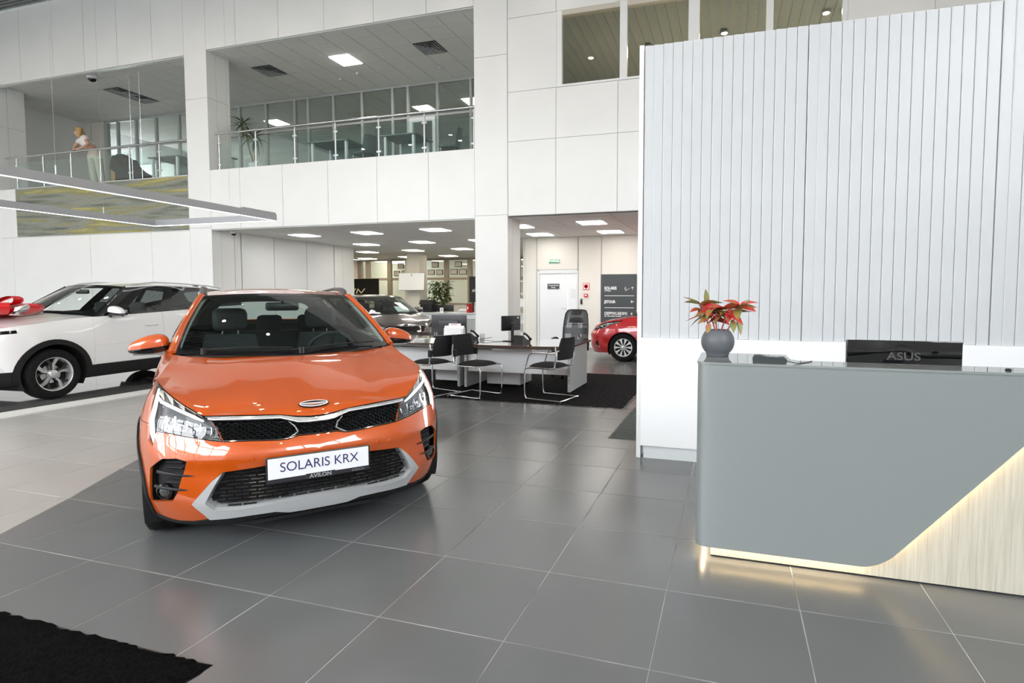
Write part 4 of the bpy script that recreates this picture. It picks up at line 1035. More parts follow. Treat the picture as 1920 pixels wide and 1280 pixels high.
spW = dict(pillar_m=M_blackgloss, gutter=.014, gutter_m=M_blackgloss, belt=spline([-3.47,-2.6,-2.0,-1.1,-.58],[1.24,1.21,1.175,1.13,1.11]), cowl=-.55, edge=edW, bottom=spline([-3.47,-2.6,0],[.36,.25,.25]), bottom_front=spline([0,.5,.8,1],[.24,.24,.25,.25]),
    feats=[('eyebrow',whl),('lamp',wlamp),('grille',wgr),('lower',wlow),('sill',wsl),('fender',wf),('front_door',wfd),('rear_door',wrd)],
    opts={'rest':dict(both=1,part='bumper_shell'),'eyebrow':dict(m=M_blackgloss,off=.002,part='eyebrow_lamp'),'lamp':dict(m=M_lens,off=.001,deep=.04,deep_m=M_refl,deep_name='lamp_housing',part='headlight_lens'),
          'grille':dict(both=1,m=M_blackgloss,off=-.01,part='grille_panel'),'lower':dict(both=1,m=M_clad,off=.006,part='lower_bumper'),'sill':dict(m=M_clad,off=.010,part='sill_trim'),'arch_trim':dict(m=M_clad,off=.014,skirt=.05)},
    arch=.395, trim=.07, wr=.345, archz=.355, hw=.893, ww=.215, step=.05, fstep=.025, spine_x=spline([0,.15,.4,.6,.8,1],[.775,.70,.55,.35,.0,-.36]), spine_z=spline([-.36,0,.3,.55,.70,.775],[1.165,1.135,1.09,1.045,1.015,.985]),
    xA0=-.60, xA1=-1.22, xR0=-3.47, xR1=-3.20, roof_y=spline([-3.2,-2.4,-1.8,-1.22],[.56,.61,.625,.605]), roof_z=spline([-3.2,-2.4,-1.8,-1.22],[1.52,1.575,1.59,1.555]),
    wc0=(-.36,1.155), wc1=(-1.10,1.585), crown_r=.045, mirror=(-.80,.965,1.165), wheel='swirl', frit=(.06,.09,.07), bow=.03, crease=.004, wglass=clear_glass('suv_windscreen',(.92,.95,.94)), sglass=clear_glass('suv_side_glass',(.92,.95,.94)),
    windows=[('glass_f',[(.115,.05),(.335,.05),(.335,.91),(.155,.91)]),('glass_dark_r',[(.405,.05),(.66,.05),(.66,.91),(.405,.91)]),('glass_dark_q',[(.70,.10),(.88,.40),(.86,.85),(.70,.90)]),('frame',[(-.01,-.01),(.92,-.01),(.90,.95),(-.01,.95)])])
LOC_W = (-7.612,3.094,.002)
white, gW, WW, roofW, VW, RW = build_car('white_suv', 'white compact SUV with black wheel arches and a red bow on its bonnet', M_wpaint, CW, spW, LOC_W, rad(-86))
for s in (1,-1):
    for x in (-1.40,-2.35):
        z = .955; p = CW.S(1-x, z); c = Vector((p.x, s*(p.y+.022), z))
        MB().tube([c+Vector((.11,-s*.016,0)), c+Vector((.07,0,0)), c+Vector((-.07,0,.002)), c+Vector((-.11,-s*.016,.0))],[.010,.014,.014,.010],8).build('door_handle', M_wpaint, white, 60)
    pts = [roofW(s*.98, f_)+Vector((0,-s*.01,h)) for f_, h in ((.04,.0),(.10,.03),(.25,.045),(.5,.045),(.8,.045),(.93,.03),(.97,.0))]
    MB().tube(pts, .013, 8).build('roof_rail', M_alu, white, 60)
    # soft crease along the doors
    MB().tube([CW.S(1-x, .70)+Vector((0,.001,0)) if s > 0 else Vector((CW.S(1-x,.70).x,-CW.S(1-x,.70).y-.001,.70)) for x in (-.55,-1.0,-1.5,-2.1)], .004, 6).build('door_crease', M_wpaint, white, 60)
p_ = roofW(0,.93); MB().prism([(p_.x-.08,p_.z),(p_.x+.09,p_.z),(p_.x-.02,p_.z+.05),(p_.x-.07,p_.z+.055)],'y',-.015,.015).build('roof_antenna', M_black, white)
# gift bow: big loops of satin ribbon round a knot
M_ribbon = mat('red_satin_ribbon', (.62,.004,.012), .32, spec=.6)
hd = rad(-86); fwW = Vector((cos(hd), sin(hd), 0)); lfW = Vector((-sin(hd), cos(hd), 0))
bc = Vector(LOC_W)+fwW*.20+lfW*.10; bz = 1.125
bow = thing('gift_bow', 'big glossy red ribbon bow on the white SUV bonnet', 'bow', (bc.x, bc.y, bz), hd)
def loop(ang, length, height, width, lift, tilt=0):
    mb = MB(); n = 28; d = Vector((cos(ang), sin(ang), 0)); sd = Vector((-sin(ang), cos(ang), 0))
    C_ = []
    for k in range(n+1):
        a = -PI+2*PI*k/n; r = length*.5*(1+cos(a)); h = height*sin(a)*(.35+.65*(1+cos(a))/2)
        C_.append(d*r+Vector((0,0,lift+h*.5+height*.5*(1+cos(a))/2+tilt*r)))
    mb.grid(lambda u, v: C_[int(u)]+sd*v*width*(.35+.65*min(1, (C_[int(u)].xy.length)/(length*.45))), list(range(n+1)), [-.5,-.25,0,.25,.5])
    return mb
for a, L, H_, Wd, lf_ in ((.25,0.50,0.20,.20,.03),(1.15,0.52,0.20,.20,.05),(2.0,0.50,0.19,.20,.04),(2.9,0.52,0.20,.20,.03),(3.9,0.50,0.20,.20,.04),(4.8,0.52,0.19,.20,.03),(5.6,0.48,0.19,.20,.05),(.7,.32,.18,.14,.14),(1.9,.32,.18,.14,.15),(3.1,.32,.18,.14,.14),(4.3,.32,.18,.14,.15),(5.4,.30,.18,.14,.14)):
    loop(a, L, H_, Wd, lf_).build('ribbon_loop', M_ribbon, bow, 70)
MB().sphere((0,0,.17),.075,.075,.06).build('knot', M_ribbon, bow, 60)
for a in (2.6, 3.6): 
    d = Vector((cos(a), sin(a), 0)); sd = Vector((-sin(a), cos(a), 0)); MB().grid(lambda u, v: d*(.62*u)+sd*v*.07+Vector((0,0,.03+.04*sin(u*9)-.09*u)), [k/14 for k in range(15)], [-1,0,1]).build('ribbon_tail', M_ribbon, bow, 70)

# ------------------------------------------------------------------ the red and the grey saloon
def saloon(name, label, paint, loc, heading, wheel, g_open):
    hl = [pt(.48,.700),pt(.60,.770),pt(.68,.815),px_(.42,.845),px_(.15,.885),px_(.0,.895),px_(.12,.845),px_(.30,.780),px_(.45,.715),pt(.66,.690),pt(.55,.668)]
    gr_ = [pt(0,.715),pt(.40,.735),pt(.47,.70),pt(.42,.60),pt(0,.56)] if g_open else [pt(0,.70),pt(.44,.715),pt(.50,.69),pt(.40,.52),pt(.30,.36),pt(0,.34)]
    lg_ = [pt(0,.42),pt(.50,.42),pt(.58,.33),pt(.50,.26),pt(0,.25)]
    pk = [px_(.56,.42),pt(.735,.44),pt(.66,.43),pt(.64,.34),px_(.52,.33)]
    edS = [pt(0,.735),pt(.2,.742),pt(.45,.760),pt(.55,.786),pt(.64,.830),pt(.70,.860),px_(.30,.885),px_(.05,.922),px_(-.2,.965),px_(-.40,.995)]
    sp = dict(spO); sp.update(belt=spline([-3.28,-2.6,-1.6,-.9,-.44],[1.02,1.03,1.01,1.0,.998]), edge=edS,
        feats=[('headlight',hl),('grille',gr_)]+([('lower_grille',lg_)] if g_open else [])+[('fog_pocket',pk),('fender',fender),('front_door',fdoor),('rear_door',rdoor)],
        opts={'rest':dict(both=1,part='bumper_shell'),'headlight':dict(m=M_lens,off=.001,deep=.035,deep_m=M_refl,deep_name='lamp_housing',part='headlight_lens',skirt=0),
              'grille':dict(both=1,m=M_blackgloss,off=-.008,part='grille_panel'),'lower_grille':dict(both=1,m=M_black,off=-.012,part='lower_grille_panel'),'fog_pocket':dict(m=M_blackgloss,off=-.006,part='fog_pocket'),'arch_trim':dict(part='arch_lip',off=.006)},
        arch=.335, trim=.02, wr=.308, wheel=wheel, step=.05, fstep=.025, spine_x=spline([0,.2,.42,.55,.75,1],[CO.a(.735),.66,.56,.42,.10,-.13]),
        spine_z=spline([-.13,0,.2,.4,.55,.64,.7065],[.985,.965,.920,.868,.820,.785,.735]), roof_z=spline([-2.98,-2.4,-1.8,-1.27],[1.32,1.385,1.415,1.385]), wc0=(-.17,.992), wc1=(-1.17,1.405), mirror=(-.80,.885,1.05))
    r_, g_, W_, rf, V_, R_ = build_car(name, label, paint, CO, sp, loc, heading)
    for s in (1,-1):
        def D(q, off): return [Vector((p.x, s*abs(p.y), p.z)) for p in [PO(b, c, off) if a == 'y' else PX(b, c, off) for a, b, c in q]]
        for (x, z) in ((.44,.775),(.52,.745),(.58,.715)):
            c = D([px_(x,z)], -.016)[0]; MB().sphere(c, .032, .032, .026, 14, 8).build('lamp_bowl', M_blackgloss, r_, 60)
        MB().tube(D([pt(.52,.705),pt(.62,.755),px_(.45,.800),px_(.25,.845)], -.012), .006, 6).build('lamp_strip', M_chrome, r_, 60)
    return r_, W_, sp
M_redp = mat('bright_red_paint', (.46,.004,.008), .3, .15, coat=1, cior=1.7, croug=.02)
M_greyp = metallic('taupe_grey_paint', (.060,.047,.040), .4, .3)
red, Wr, spR = saloon('red_saloon', 'red saloon car nosing out from behind the slatted partition', M_redp, (-.236,10.655,0), rad(186), 'cap', False)
for i in range(4): MB().tube([PX(.60-.03*i,.30,.004,1), PX(.62-.03*i,.36,.004,1)], .006, 4).build('bumper_gill', M_chrome, red)
grey, Wg, spG = saloon('grey_saloon', 'taupe grey saloon car parked beyond the orange car', M_greyp, (-5.65,9.55,0), rad(-37), 'swirl', True)
MB().tube([PO(y, z, .006) for y, z in ((-.46,.712),(-.36,.735),(-.15,.722),(0,.716),(.15,.722),(.36,.735),(.46,.712))], .007, 6).build('chrome_strip', M_chrome, grey, 60)
hfG = spG['hood_fn']; c = hfG(.10,0); MB().lathe([(.055,0),(.055,.006),(.04,.008),(.038,.002)],24).xf(Matrix.Translation(c+Vector((0,0,.004))) @ Matrix.Rotation(-.45,4,'Y') @ Matrix.Diagonal((.6,1,1,1))).build('bonnet_emblem', M_chrome, grey, 40)
# price sheet on the grey car's dashboard
pc = Vector((-5.65,9.55,0)); hG = rad(-37)
t = MB().add([(-.40,.22,1.01),(-.40,.52,1.01),(-.60,.47,1.16),(-.60,.17,1.16)], [(0,1,2,3)]).add([(-.402,.22,1.005),(-.402,.52,1.005),(-.602,.47,1.155),(-.602,.17,1.155)], [(3,2,1,0)]).build('price_sheet', M_paper, None, loc=pc, rz=hG); tag(t, 'white price sheet behind the grey saloon windscreen', 'sheet')
# ================================================================== RECEPTION
# desk: grey shell with a slanted cut, pale wood base, warm light strip
M_desk = mat('satin_grey_lacquer', (.25,.278,.278), .30, .12, spec=.6, coat=.25, croug=.18)
M_desktop = mat('polished_grey_top', (.25,.275,.272), .07, spec=.7, coat=.6)
def wood(nt, b):
    tc = nt.nodes.new('ShaderNodeTexCoord'); mp = nt.nodes.new('ShaderNodeMapping'); mp.inputs['Scale'].default_value = (48, 48, 1.6)
    nz = nt.nodes.new('ShaderNodeTexNoise'); nz.inputs['Scale'].default_value = 2.2; nz.inputs['Detail'].default_value = 6; nz.inputs['Distortion'].default_value = .6
    rp = nt.nodes.new('ShaderNodeValToRGB'); e = rp.color_ramp.elements; e[0].position = .30; e[0].color = (.44,.415,.34,1); e[1].position = .62; e[1].color = (.56,.54,.455,1)
    L = nt.links.new; L(tc.outputs['Object'], mp.inputs[0]); L(mp.outputs[0], nz.inputs['Vector']); L(nz.outputs['Fac'], rp.inputs[0]); L(rp.outputs[0], b.inputs['Base Color'])
M_ash = mat('pale_ash_veneer', (.65,.62,.53), .45, build=wood)
YR = .965; ZT = 1.075
rd = thing('reception_desk', 'angular grey reception desk with pale wood base and warm light strip', 'desk', (0,0,0))
R_ = .06
fp = [(1.91,.075),(2.71,.075)]
cx, cz = 2.775, .155
fp += [(2.735,.076),(2.775,.084),(2.815,.104),(2.85,.130),(3.43,.800),(3.70,1.115-.0),(3.70,ZT-.012),(1.91,ZT-.012)]
# front shell with its rounded left corner wrapping to the side
sh = MB(); path = [(4.4,YR),(1.91+R_,YR)]+[(1.91+R_-R_*sin(a), YR+R_-R_*cos(a)) for a in [k*PI/2/8 for k in range(9)]]+[(1.91,1.47)]
def low(x):
    if x <= 2.71: return .075+.0*(x-1.91)
    if x <= 2.86: t = (x-2.71)/.15; return .075+.067*t*t
    return .142+(x-2.86)*1.155
xs_ = [1.97+k*.02 for k in range(9)]; cols = []
pl_ = [(p, .075) for p in path[:0]]
col = []
for x in [1.97+i*(2.71-1.97)/12 for i in range(13)]+[2.71+.01*i for i in range(1,16)]+[2.86+i*.084 for i in range(1,11)]:
    col.append((x, YR, low(x)))
arc = [(1.91+R_-R_*sin(a), YR+R_-R_*cos(a), .075) for a in [k*PI/2/10 for k in range(1,11)]]+[(1.91,1.2,.075),(1.91,1.47,.075)]
line = arc[::-1]+col
th = .03
def offs(x, y):
    if y <= YR+1e-6 and x >= 1.97-1e-6: return (x, y+th)
    if x <= 1.91+1e-6: return (x+th, y)
    d = Vector((1.97-x, YR+R_-y)).normalized(); return (x+d.x*th, y+d.y*th)
n = len(line); vs_ = []
for (x, y, z) in line: ox, oy = offs(x, y); vs_ += [(x,y,min(z,ZT-.013)),(x,y,ZT-.012),(ox,oy,ZT-.012),(ox,oy,min(z,ZT-.013))]
fs_ = [(4*i+a, 4*(i+1)+a, 4*(i+1)+(a+1)%4, 4*i+(a+1)%4) for i in range(n-1) for a in range(4)]+[(0,1,2,3),(4*n-4,4*n-3,4*n-2,4*n-1)]
sh.add(vs_, fs_); sh.build('front_shell', M_desk, rd, 35)
# worktop: L-shaped glossy slab
tp = [(4.4,YR-.004),(1.91+R_,YR-.004)]+[(1.906+R_-R_*sin(a), YR-.004+R_-R_*cos(a)) for a in [k*PI/2/8 for k in range(1,9)]]+[(1.906,1.49),(2.395,1.49),(2.395,1.24),(2.43,1.19),(4.4,1.19)]
MB().prism(tp,'z',ZT-.012,ZT).build('worktop', M_desktop, rd)
MB().box(1.99,4.4,YR+.055,YR+.09,.012,ZT-.02).build('wood_base', M_ash, rd)
MB().box(1.99,2.02,YR+.09,1.46,.012,ZT-.02).build('wood_base', M_ash, rd)
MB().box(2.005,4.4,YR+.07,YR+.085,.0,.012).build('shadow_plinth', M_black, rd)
M_led = glow('warm_led_strip', (1,.74,.44), 34)
MB().box(1.96,2.74,YR+.034,YR+.044,.088,.094).build('led_strip', M_led, rd); MB().box(1.944,1.952,1.03,1.45,.088,.094).build('led_strip', M_led, rd)
MB().tube([(2.76+.0,YR+.04,.118),(2.88,YR+.04,.185),(3.50,YR+.04,.90)], .004, 4).build('led_strip', M_led, rd)
MB().box(2.03,4.4,1.16,1.19,.72,1.05).build('inner_panel', M_white, rd); MB().box(2.40,4.4,1.19,1.72,.71,.74).build('inner_worktop', M_white, rd); MB().box(2.36,2.40,1.20,1.72,0,.74).build('inner_leg', M_white, rd); MB().box(4.30,4.34,1.20,1.72,0,.71).build('inner_leg', M_white, rd)
# vase with red-green plant
pot = thing('potted_plant', 'round grey vase with a red and green leafy plant on the reception desk', 'potted plant', (2.005,1.30,ZT))
pot.scale = (1.08,1.08,1.08)
prof = [(.0005,0),(.052,0),(.058,.002)]+[(.088*sin(a), .078-.084*cos(a)) for a in [rad(44+k*8) for k in range(13)]]+[(.058,.143),(.052,.140),(.050,.12),(.0005,.118)]
MB().lathe(prof,40,cap=False).build('vase', mat('matt_grey_vase', (.115,.125,.140), .42), pot, 50)
MB().lathe([(.051,.124),(.0005,.128)],20,cap=False).build('soil', mat('dark_soil', (.03,.02,.012), .9, build=noise_col((.02,.012,.008),(.06,.04,.025),80)), pot)
def leafmat(nt, b):
    tc = nt.nodes.new('ShaderNodeTexCoord'); sx = nt.nodes.new('ShaderNodeSeparateXYZ'); ab = nt.nodes.new('ShaderNodeMath'); ab.operation = 'ABSOLUTE'
    nz = nt.nodes.new('ShaderNodeTexNoise'); nz.inputs['Scale'].default_value = 9; ad = nt.nodes.new('ShaderNodeMath'); ad.operation = 'MULTIPLY_ADD'; ad.inputs[1].default_value = .5
    rp = nt.nodes.new('ShaderNodeValToRGB'); e = rp.color_ramp.elements; e[0].position = .28; e[0].color = (.20,.24,.05,1); e[1].position = .55; e[1].color = (.55,.03,.05,1); q = e.new(.42); q.color = (.30,.22,.06,1)
    L = nt.links.new; L(tc.outputs['UV'], sx.inputs[0]); L(tc.outputs['Object'], nz.inputs['Vector']); L(nz.outputs['Fac'], ad.inputs[0]); L(sx.outputs[0], ad.inputs[2]); L(ad.outputs[0], rp.inputs[0]); L(rp.outputs[0], b.inputs['Base Color'])
M_leafg = mat('green_red_leaf', (.25,.24,.06), .45, build=noise_col((.20,.26,.06),(.45,.10,.06),22,2,lo=.42,hi=.62))
M_leafr = mat('red_leaf', (.42,.02,.03), .4, build=noise_col((.55,.025,.035),(.28,.13,.04),20,2,lo=.42,hi=.66))
M_leafo = mat('olive_leaf', (.25,.28,.10), .45, build=noise_col((.24,.29,.11),(.36,.20,.09),26,2,lo=.45,hi=.7))
M_stem = mat('pink_stem', (.62,.16,.15), .5)
def leaf_mb(L, w, droop=.25):
    mb = MB(); n = 10
    for k in range(n+1):
        t = k/n; hw = w*(sin(PI*min(1, t**.75))**.9)*.5+.0006; x = L*t; z = -droop*L*t*t
        mb.v += [(x,-hw,z+hw*.28),(x,-hw*.5,z+hw*.05),(x,0,z-hw*.05),(x,hw*.5,z+hw*.05),(x,hw,z+hw*.28)]
    for k in range(n):
        for j in range(4): mb.f.append((k*5+j,(k+1)*5+j,(k+1)*5+j+1,k*5+j+1))
    return mb
def place_leaf(root, p, d, L, w, m, droop=.25, roll=0, name='leaf'):
    d = Vector(d).normalized(); s = d.cross(Vector((0,0,1)))
    s = s.normalized() if s.length > 1e-3 else Vector((1,0,0)); up = s.cross(d)
    R3 = Matrix((d, -s, up)).transposed().to_4x4()
    return leaf_mb(L, w, droop).xf(Matrix.Translation(p) @ R3 @ Matrix.Rotation(roll,4,'X')).build(name, m, root, 60, weld=0)
random.seed(11)
crowns = [((-.085,0,.275),11),((-.015,-.015,.262),10),((.045,.01,.25),8),((.112,.0,.275),11),((-.04,.02,.225),6)]
for (cx_, cy_, cz_), nl in crowns:
    MB().tube(catmull([(cx_*.25,cy_*.25,.12),(cx_*.6,cy_*.6,.17),(cx_,cy_,cz_)],6), [.0045]*13, 6).build('stem', M_stem, pot, 60)
    for k in range(nl):
        a = 2*PI*k/nl+random.uniform(-.3,.3); el = random.uniform(-.5,.75); lr = random.uniform(.080,.118)
        m = random.choice([M_leafg,M_leafr,M_leafo,M_leafr,M_leafg])
        place_leaf(pot, (cx_,cy_,cz_-random.uniform(0,.03)), (cos(a),sin(a),el), lr, lr*random.uniform(.36,.45), m, random.uniform(.15,.6), random.uniform(-.8,.8))
for (p, d, L, w, m) in (((-.060,-.01,.28),(-.05,-.2,1),.085,.030,M_leafo),((.10,-.01,.235),(.95,-.15,.15),.095,.026,M_leafo),((-.08,-.01,.22),(-.9,-.2,-.25),.10,.030,M_leafr),((.10,-.02,.20),(.25,-.3,-.9),.085,.036,M_leafo),((.075,-.02,.20),(.1,-.4,-.9),.075,.034,M_leafg),((-.045,-.03,.18),(-.1,-.4,-.9),.07,.03,M_leafg)):
    place_leaf(pot, p, d, L, w, m, .1)
# card terminal
ct = thing('card_terminal', 'black card payment terminal lying on the reception desk', 'card terminal', (2.275,1.02,ZT), rad(-4))
MB().prism([(-.083,.0),(.07,0),(.083,.008),(.083,.022),(.070,.032),(-.02,.034),(-.05,.042),(-.078,.040),(-.086,.026)],'y',-.036,.036).build('housing', mat('terminal_charcoal', (.035,.042,.045), .4), ct, 30)
MB().prism([(-.076,.0408),(-.05,.0428),(-.045,.0395),(-.074,.0375)],'y',-.030,.030).build('receipt_cover', M_black, ct)
MB().prism([(-.015,.0345),(.045,.0338),(.045,.0365),(-.015,.0372)],'y',-.028,.028).build('screen', mat('grey_screen', (.20,.22,.22), .15), ct)
for i in range(3):
    for j in range(2): MB().box(.050+.012*j,.058+.012*j,-.022+.016*i,-.010+.016*i,.0325,.0355).build('key', M_dgrey, ct)
MB().box(-.0855,-.083,-.016,-.002,.021,.028).build('key', mat('key_orange', (.8,.25,.03), .5), ct); MB().box(-.086,-.083,0,.012,.021,.028).build('key', mat('key_green', (.1,.5,.1), .5), ct)
MB().tube(catmull([(.08,0,.014),(.11,.0,.008),(.14,.02,.003),(.19,.10,.003),(.21,.16,.003)],6), .0025, 6).build('cable', M_black, ct, 60)
# reception monitor (seen from behind)
mo = thing('reception_monitor', 'wide black monitor seen from behind over the reception desk', 'monitor', (3.01,1.50,.74), rad(1.5))
MB().bbox(-.292,.292,-.016,.012,.09,.435,.006).build('screen_casing', M_blackgloss, mo, 30)
def bump_back(u, v):
    x, z = lerp(-.287,.287,u), lerp(.095,.43,v); r1 = math.exp(-((x+.05)**2/.010+(z-.26)**2/.012)); return Vector((x, -.0165-.012*r1*0-.006*math.exp(-((x+.12)**2/.006+(z-.38)**2/.003))+.004*sin(x*22+z*9)*math.exp(-(x+.05)**2/.02), z))
MB().grid(bump_back, [k/36 for k in range(37)], [k/24 for k in range(25)]).build('back_cover', mat('piano_black', (.004,.004,.005), .03, coat=1, croug=.01), mo, 80)
MB().cyl((0,-.02,.0),(0,-.02,.2),.02,12).build('stand_neck', M_black, mo, 50); MB().lathe([(.11,0),(.11,.008),(.02,.014)],28).build('stand_base', M_black, mo, 40)
text('maker_lettering','ASUS',.062,mat('grey_emboss', (.14,.14,.145), .25, .5),mo,Matrix.Translation((.0,-.0235,.345)) @ Matrix.Rotation(PI/2,4,'X'),.001,'CENTER',.001,1.2)
# a black headset lying at the right of the inner worktop
hs = thing('headset_puck', 'small dark puck lying at the right end of the reception desk', 'device', (3.335,1.05,ZT)); MB().lathe([(.012,0),(.014,.004),(.010,.009),(.0005,.010)],16).build('body', M_black, hs, 50); MB().lathe([(.006,.0095),(.0005,.0115)],12).build('button', M_dgrey, hs, 50)
# ---- mats
M_pile = mat('black_carpet_pile', (.003,.003,.003), .98, spec=.05, build=noise_col((.0015,.0015,.002),(.006,.006,.0065),90,4,bump=.6))
def carpet(name, label, x0, x1, y0, y1, t, m, seed=1, fringe=.006, tufts=0):
    random.seed(seed); r = thing(name, label, 'mat' if 'mat' in name else 'rug', (0,0,0)); nx, ny = int((x1-x0)/.03), int((y1-y0)/.03); mb = MB()
    def fn(u, v):
        e = min(u, nx-u, v, ny-v); x, y = lerp(x0,x1,u/nx), lerp(y0,y1,v/ny)
        if e == 0: return Vector((x+random.uniform(-fringe,fringe), y+random.uniform(-fringe,fringe), .0015))
        return Vector((x+random.uniform(-.004,.004), y+random.uniform(-.004,.004), t*(.75 if e == 1 else 1)+random.uniform(-.25,.25)*t))
    mb.grid(fn, list(range(nx+1)), list(range(ny+1))); mb.build('pile', m, r, 60, weld=0)
    MB().box(x0+.004,x1-.004,y0+.004,y1-.004,.0004,.003).build('backing', M_black, r)
    return r
carpet('entrance_mat', 'shaggy black mat in the near left corner of the floor', -2.2,.185,-2.3,-.465,.018,M_pile,3,.010)
carpet('office_rug', 'large black rug under the office desks', -3.6,.82,4.77,7.85,.004,mat('black_rug', (.010,.010,.011), .95, spec=.1, build=noise_col((.005,.005,.006),(.016,.016,.017),14,5,bump=.3)),4,.004)
carpet('floor_mat', 'dark grey green floor mat beside the slatted partition', .915,1.9,3.33,4.95,.006,mat('grey_green_mat', (.07,.085,.082), .9, build=noise_col((.05,.062,.06),(.09,.105,.10),60,3,bump=.3)),5,.002)
fp_ = thing('floor_plant', 'low green plant peeking out behind the slatted partition edge', 'potted plant', (1.32,3.85,0))
MB().lathe([(.09,0),(.12,.16),(.125,.17),(.115,.165),(.09,.15),(.0005,.14)],20,cap=False).build('pot', M_grey, fp_, 40); random.seed(4)
for k in range(12):
    a = 2*PI*k/12; place_leaf(fp_, (0,0,.15), (cos(a),sin(a),random.uniform(.3,1.3)), .16+random.uniform(0,.08), .035, mat('fern_green', (.10,.22,.04), .5), .5)
# ================================================================== OFFICE
M_dwood = mat('dark_walnut_edge', (.055,.028,.020), .35, build=noise_col((.045,.022,.015),(.075,.04,.028),14,4,(1,8,8)))
M_wtop = mat('walnut_worktop', (.10,.058,.042), .10, spec=.9, coat=1, cior=1.8, build=noise_col((.085,.048,.034),(.125,.075,.055),9,4,(1,10,10)))
M_lgrey = mat('silver_grey_laminate', (.46,.48,.48), .4)
M_lgrey2 = mat('pale_grey_laminate', (.78,.80,.81), .4)
DZ = .705
def DS(x, y): return (x*1.0435-.09, y*1.0435+.089)
def office_desk(label, x0, x1, right_panel):
    t = thing('office_desk', label, 'desk', (0,0,.005))
    top = [(x0,5.41),(x0+.3,5.385),((x0+x1)/2,5.365),(x1-.35,5.39),(x1-.02,5.48),(x1,5.53),(x1-.03,6.82),(x0,6.82)]
    MB().prism(top,'z',.676,.700).build('worktop', M_wtop, t); e = MB()
    MB().tube([(p[0],p[1]-.004 if p[1] < 6 else p[1],.688) for p in top[:7]], .0125, 4, prof=[(-.5,-1),(.5,-1),(.5,1),(-.5,1)]).build('edge_band', M_dwood, t)
    MB().box(x0+.06,x1-.08,5.69,5.71,.26,.60).build('modesty_panel', M_lgrey2, t); MB().box(x0+.05,x1-.08,5.60,5.66,.625,.655).build('support_rail', M_lgrey2, t)
    for xa, nm in ((x0+.02,'side_panel'),(x1-.08,'side_panel')):
        MB().box(xa,xa+.04,5.64,6.62,.02,.676).build(nm, M_lgrey, t)
        for k in range(5): MB().prism([(xa+.012,.585-.115*k),(xa+.028,.585-.115*k),(xa+.02,.56-.115*k)],'y',5.634,5.642).build('fixing_cap', M_paper, t)
        for y in (5.68,6.54): MB().cyl((xa+.02,y,0),(xa+.02,y,.022),.015,10).build('foot', M_black, t)
    return t
office_desk('walnut topped office desk on the right, by the red car', -1.86,-.10,1)
office_desk('walnut topped office desk on the left, beside the orange car mirror', -3.65,-1.88,0)
def pedestal(label, x0, x1, y):
    t = thing('drawer_pedestal', label, 'pedestal', (0,0,.005)); MB().bbox(x0,x1,y,y+.5,.03,.54,.004).build('body', M_white, t)
    for k in range(3): MB().box(x0+.006,x1-.006,y-.012,y-.001,.045+.165*k,.200+.165*k).build('drawer', M_white, t)
    for k in range(4): MB().cyl((lerp(x0,x1,.1+.8*(k%2)),y+.06+.36*(k//2),0),(lerp(x0,x1,.1+.8*(k%2)),y+.06+.36*(k//2),.03),.018,8).build('castor', M_black, t)
pedestal('white drawer unit under the right office desk', -1.62,-1.05,5.99); pedestal('white drawer unit under the left office desk', -2.60,-2.12,6.1)
M_mesh = mat('black_mesh_fabric', (.015,.015,.016), .6)
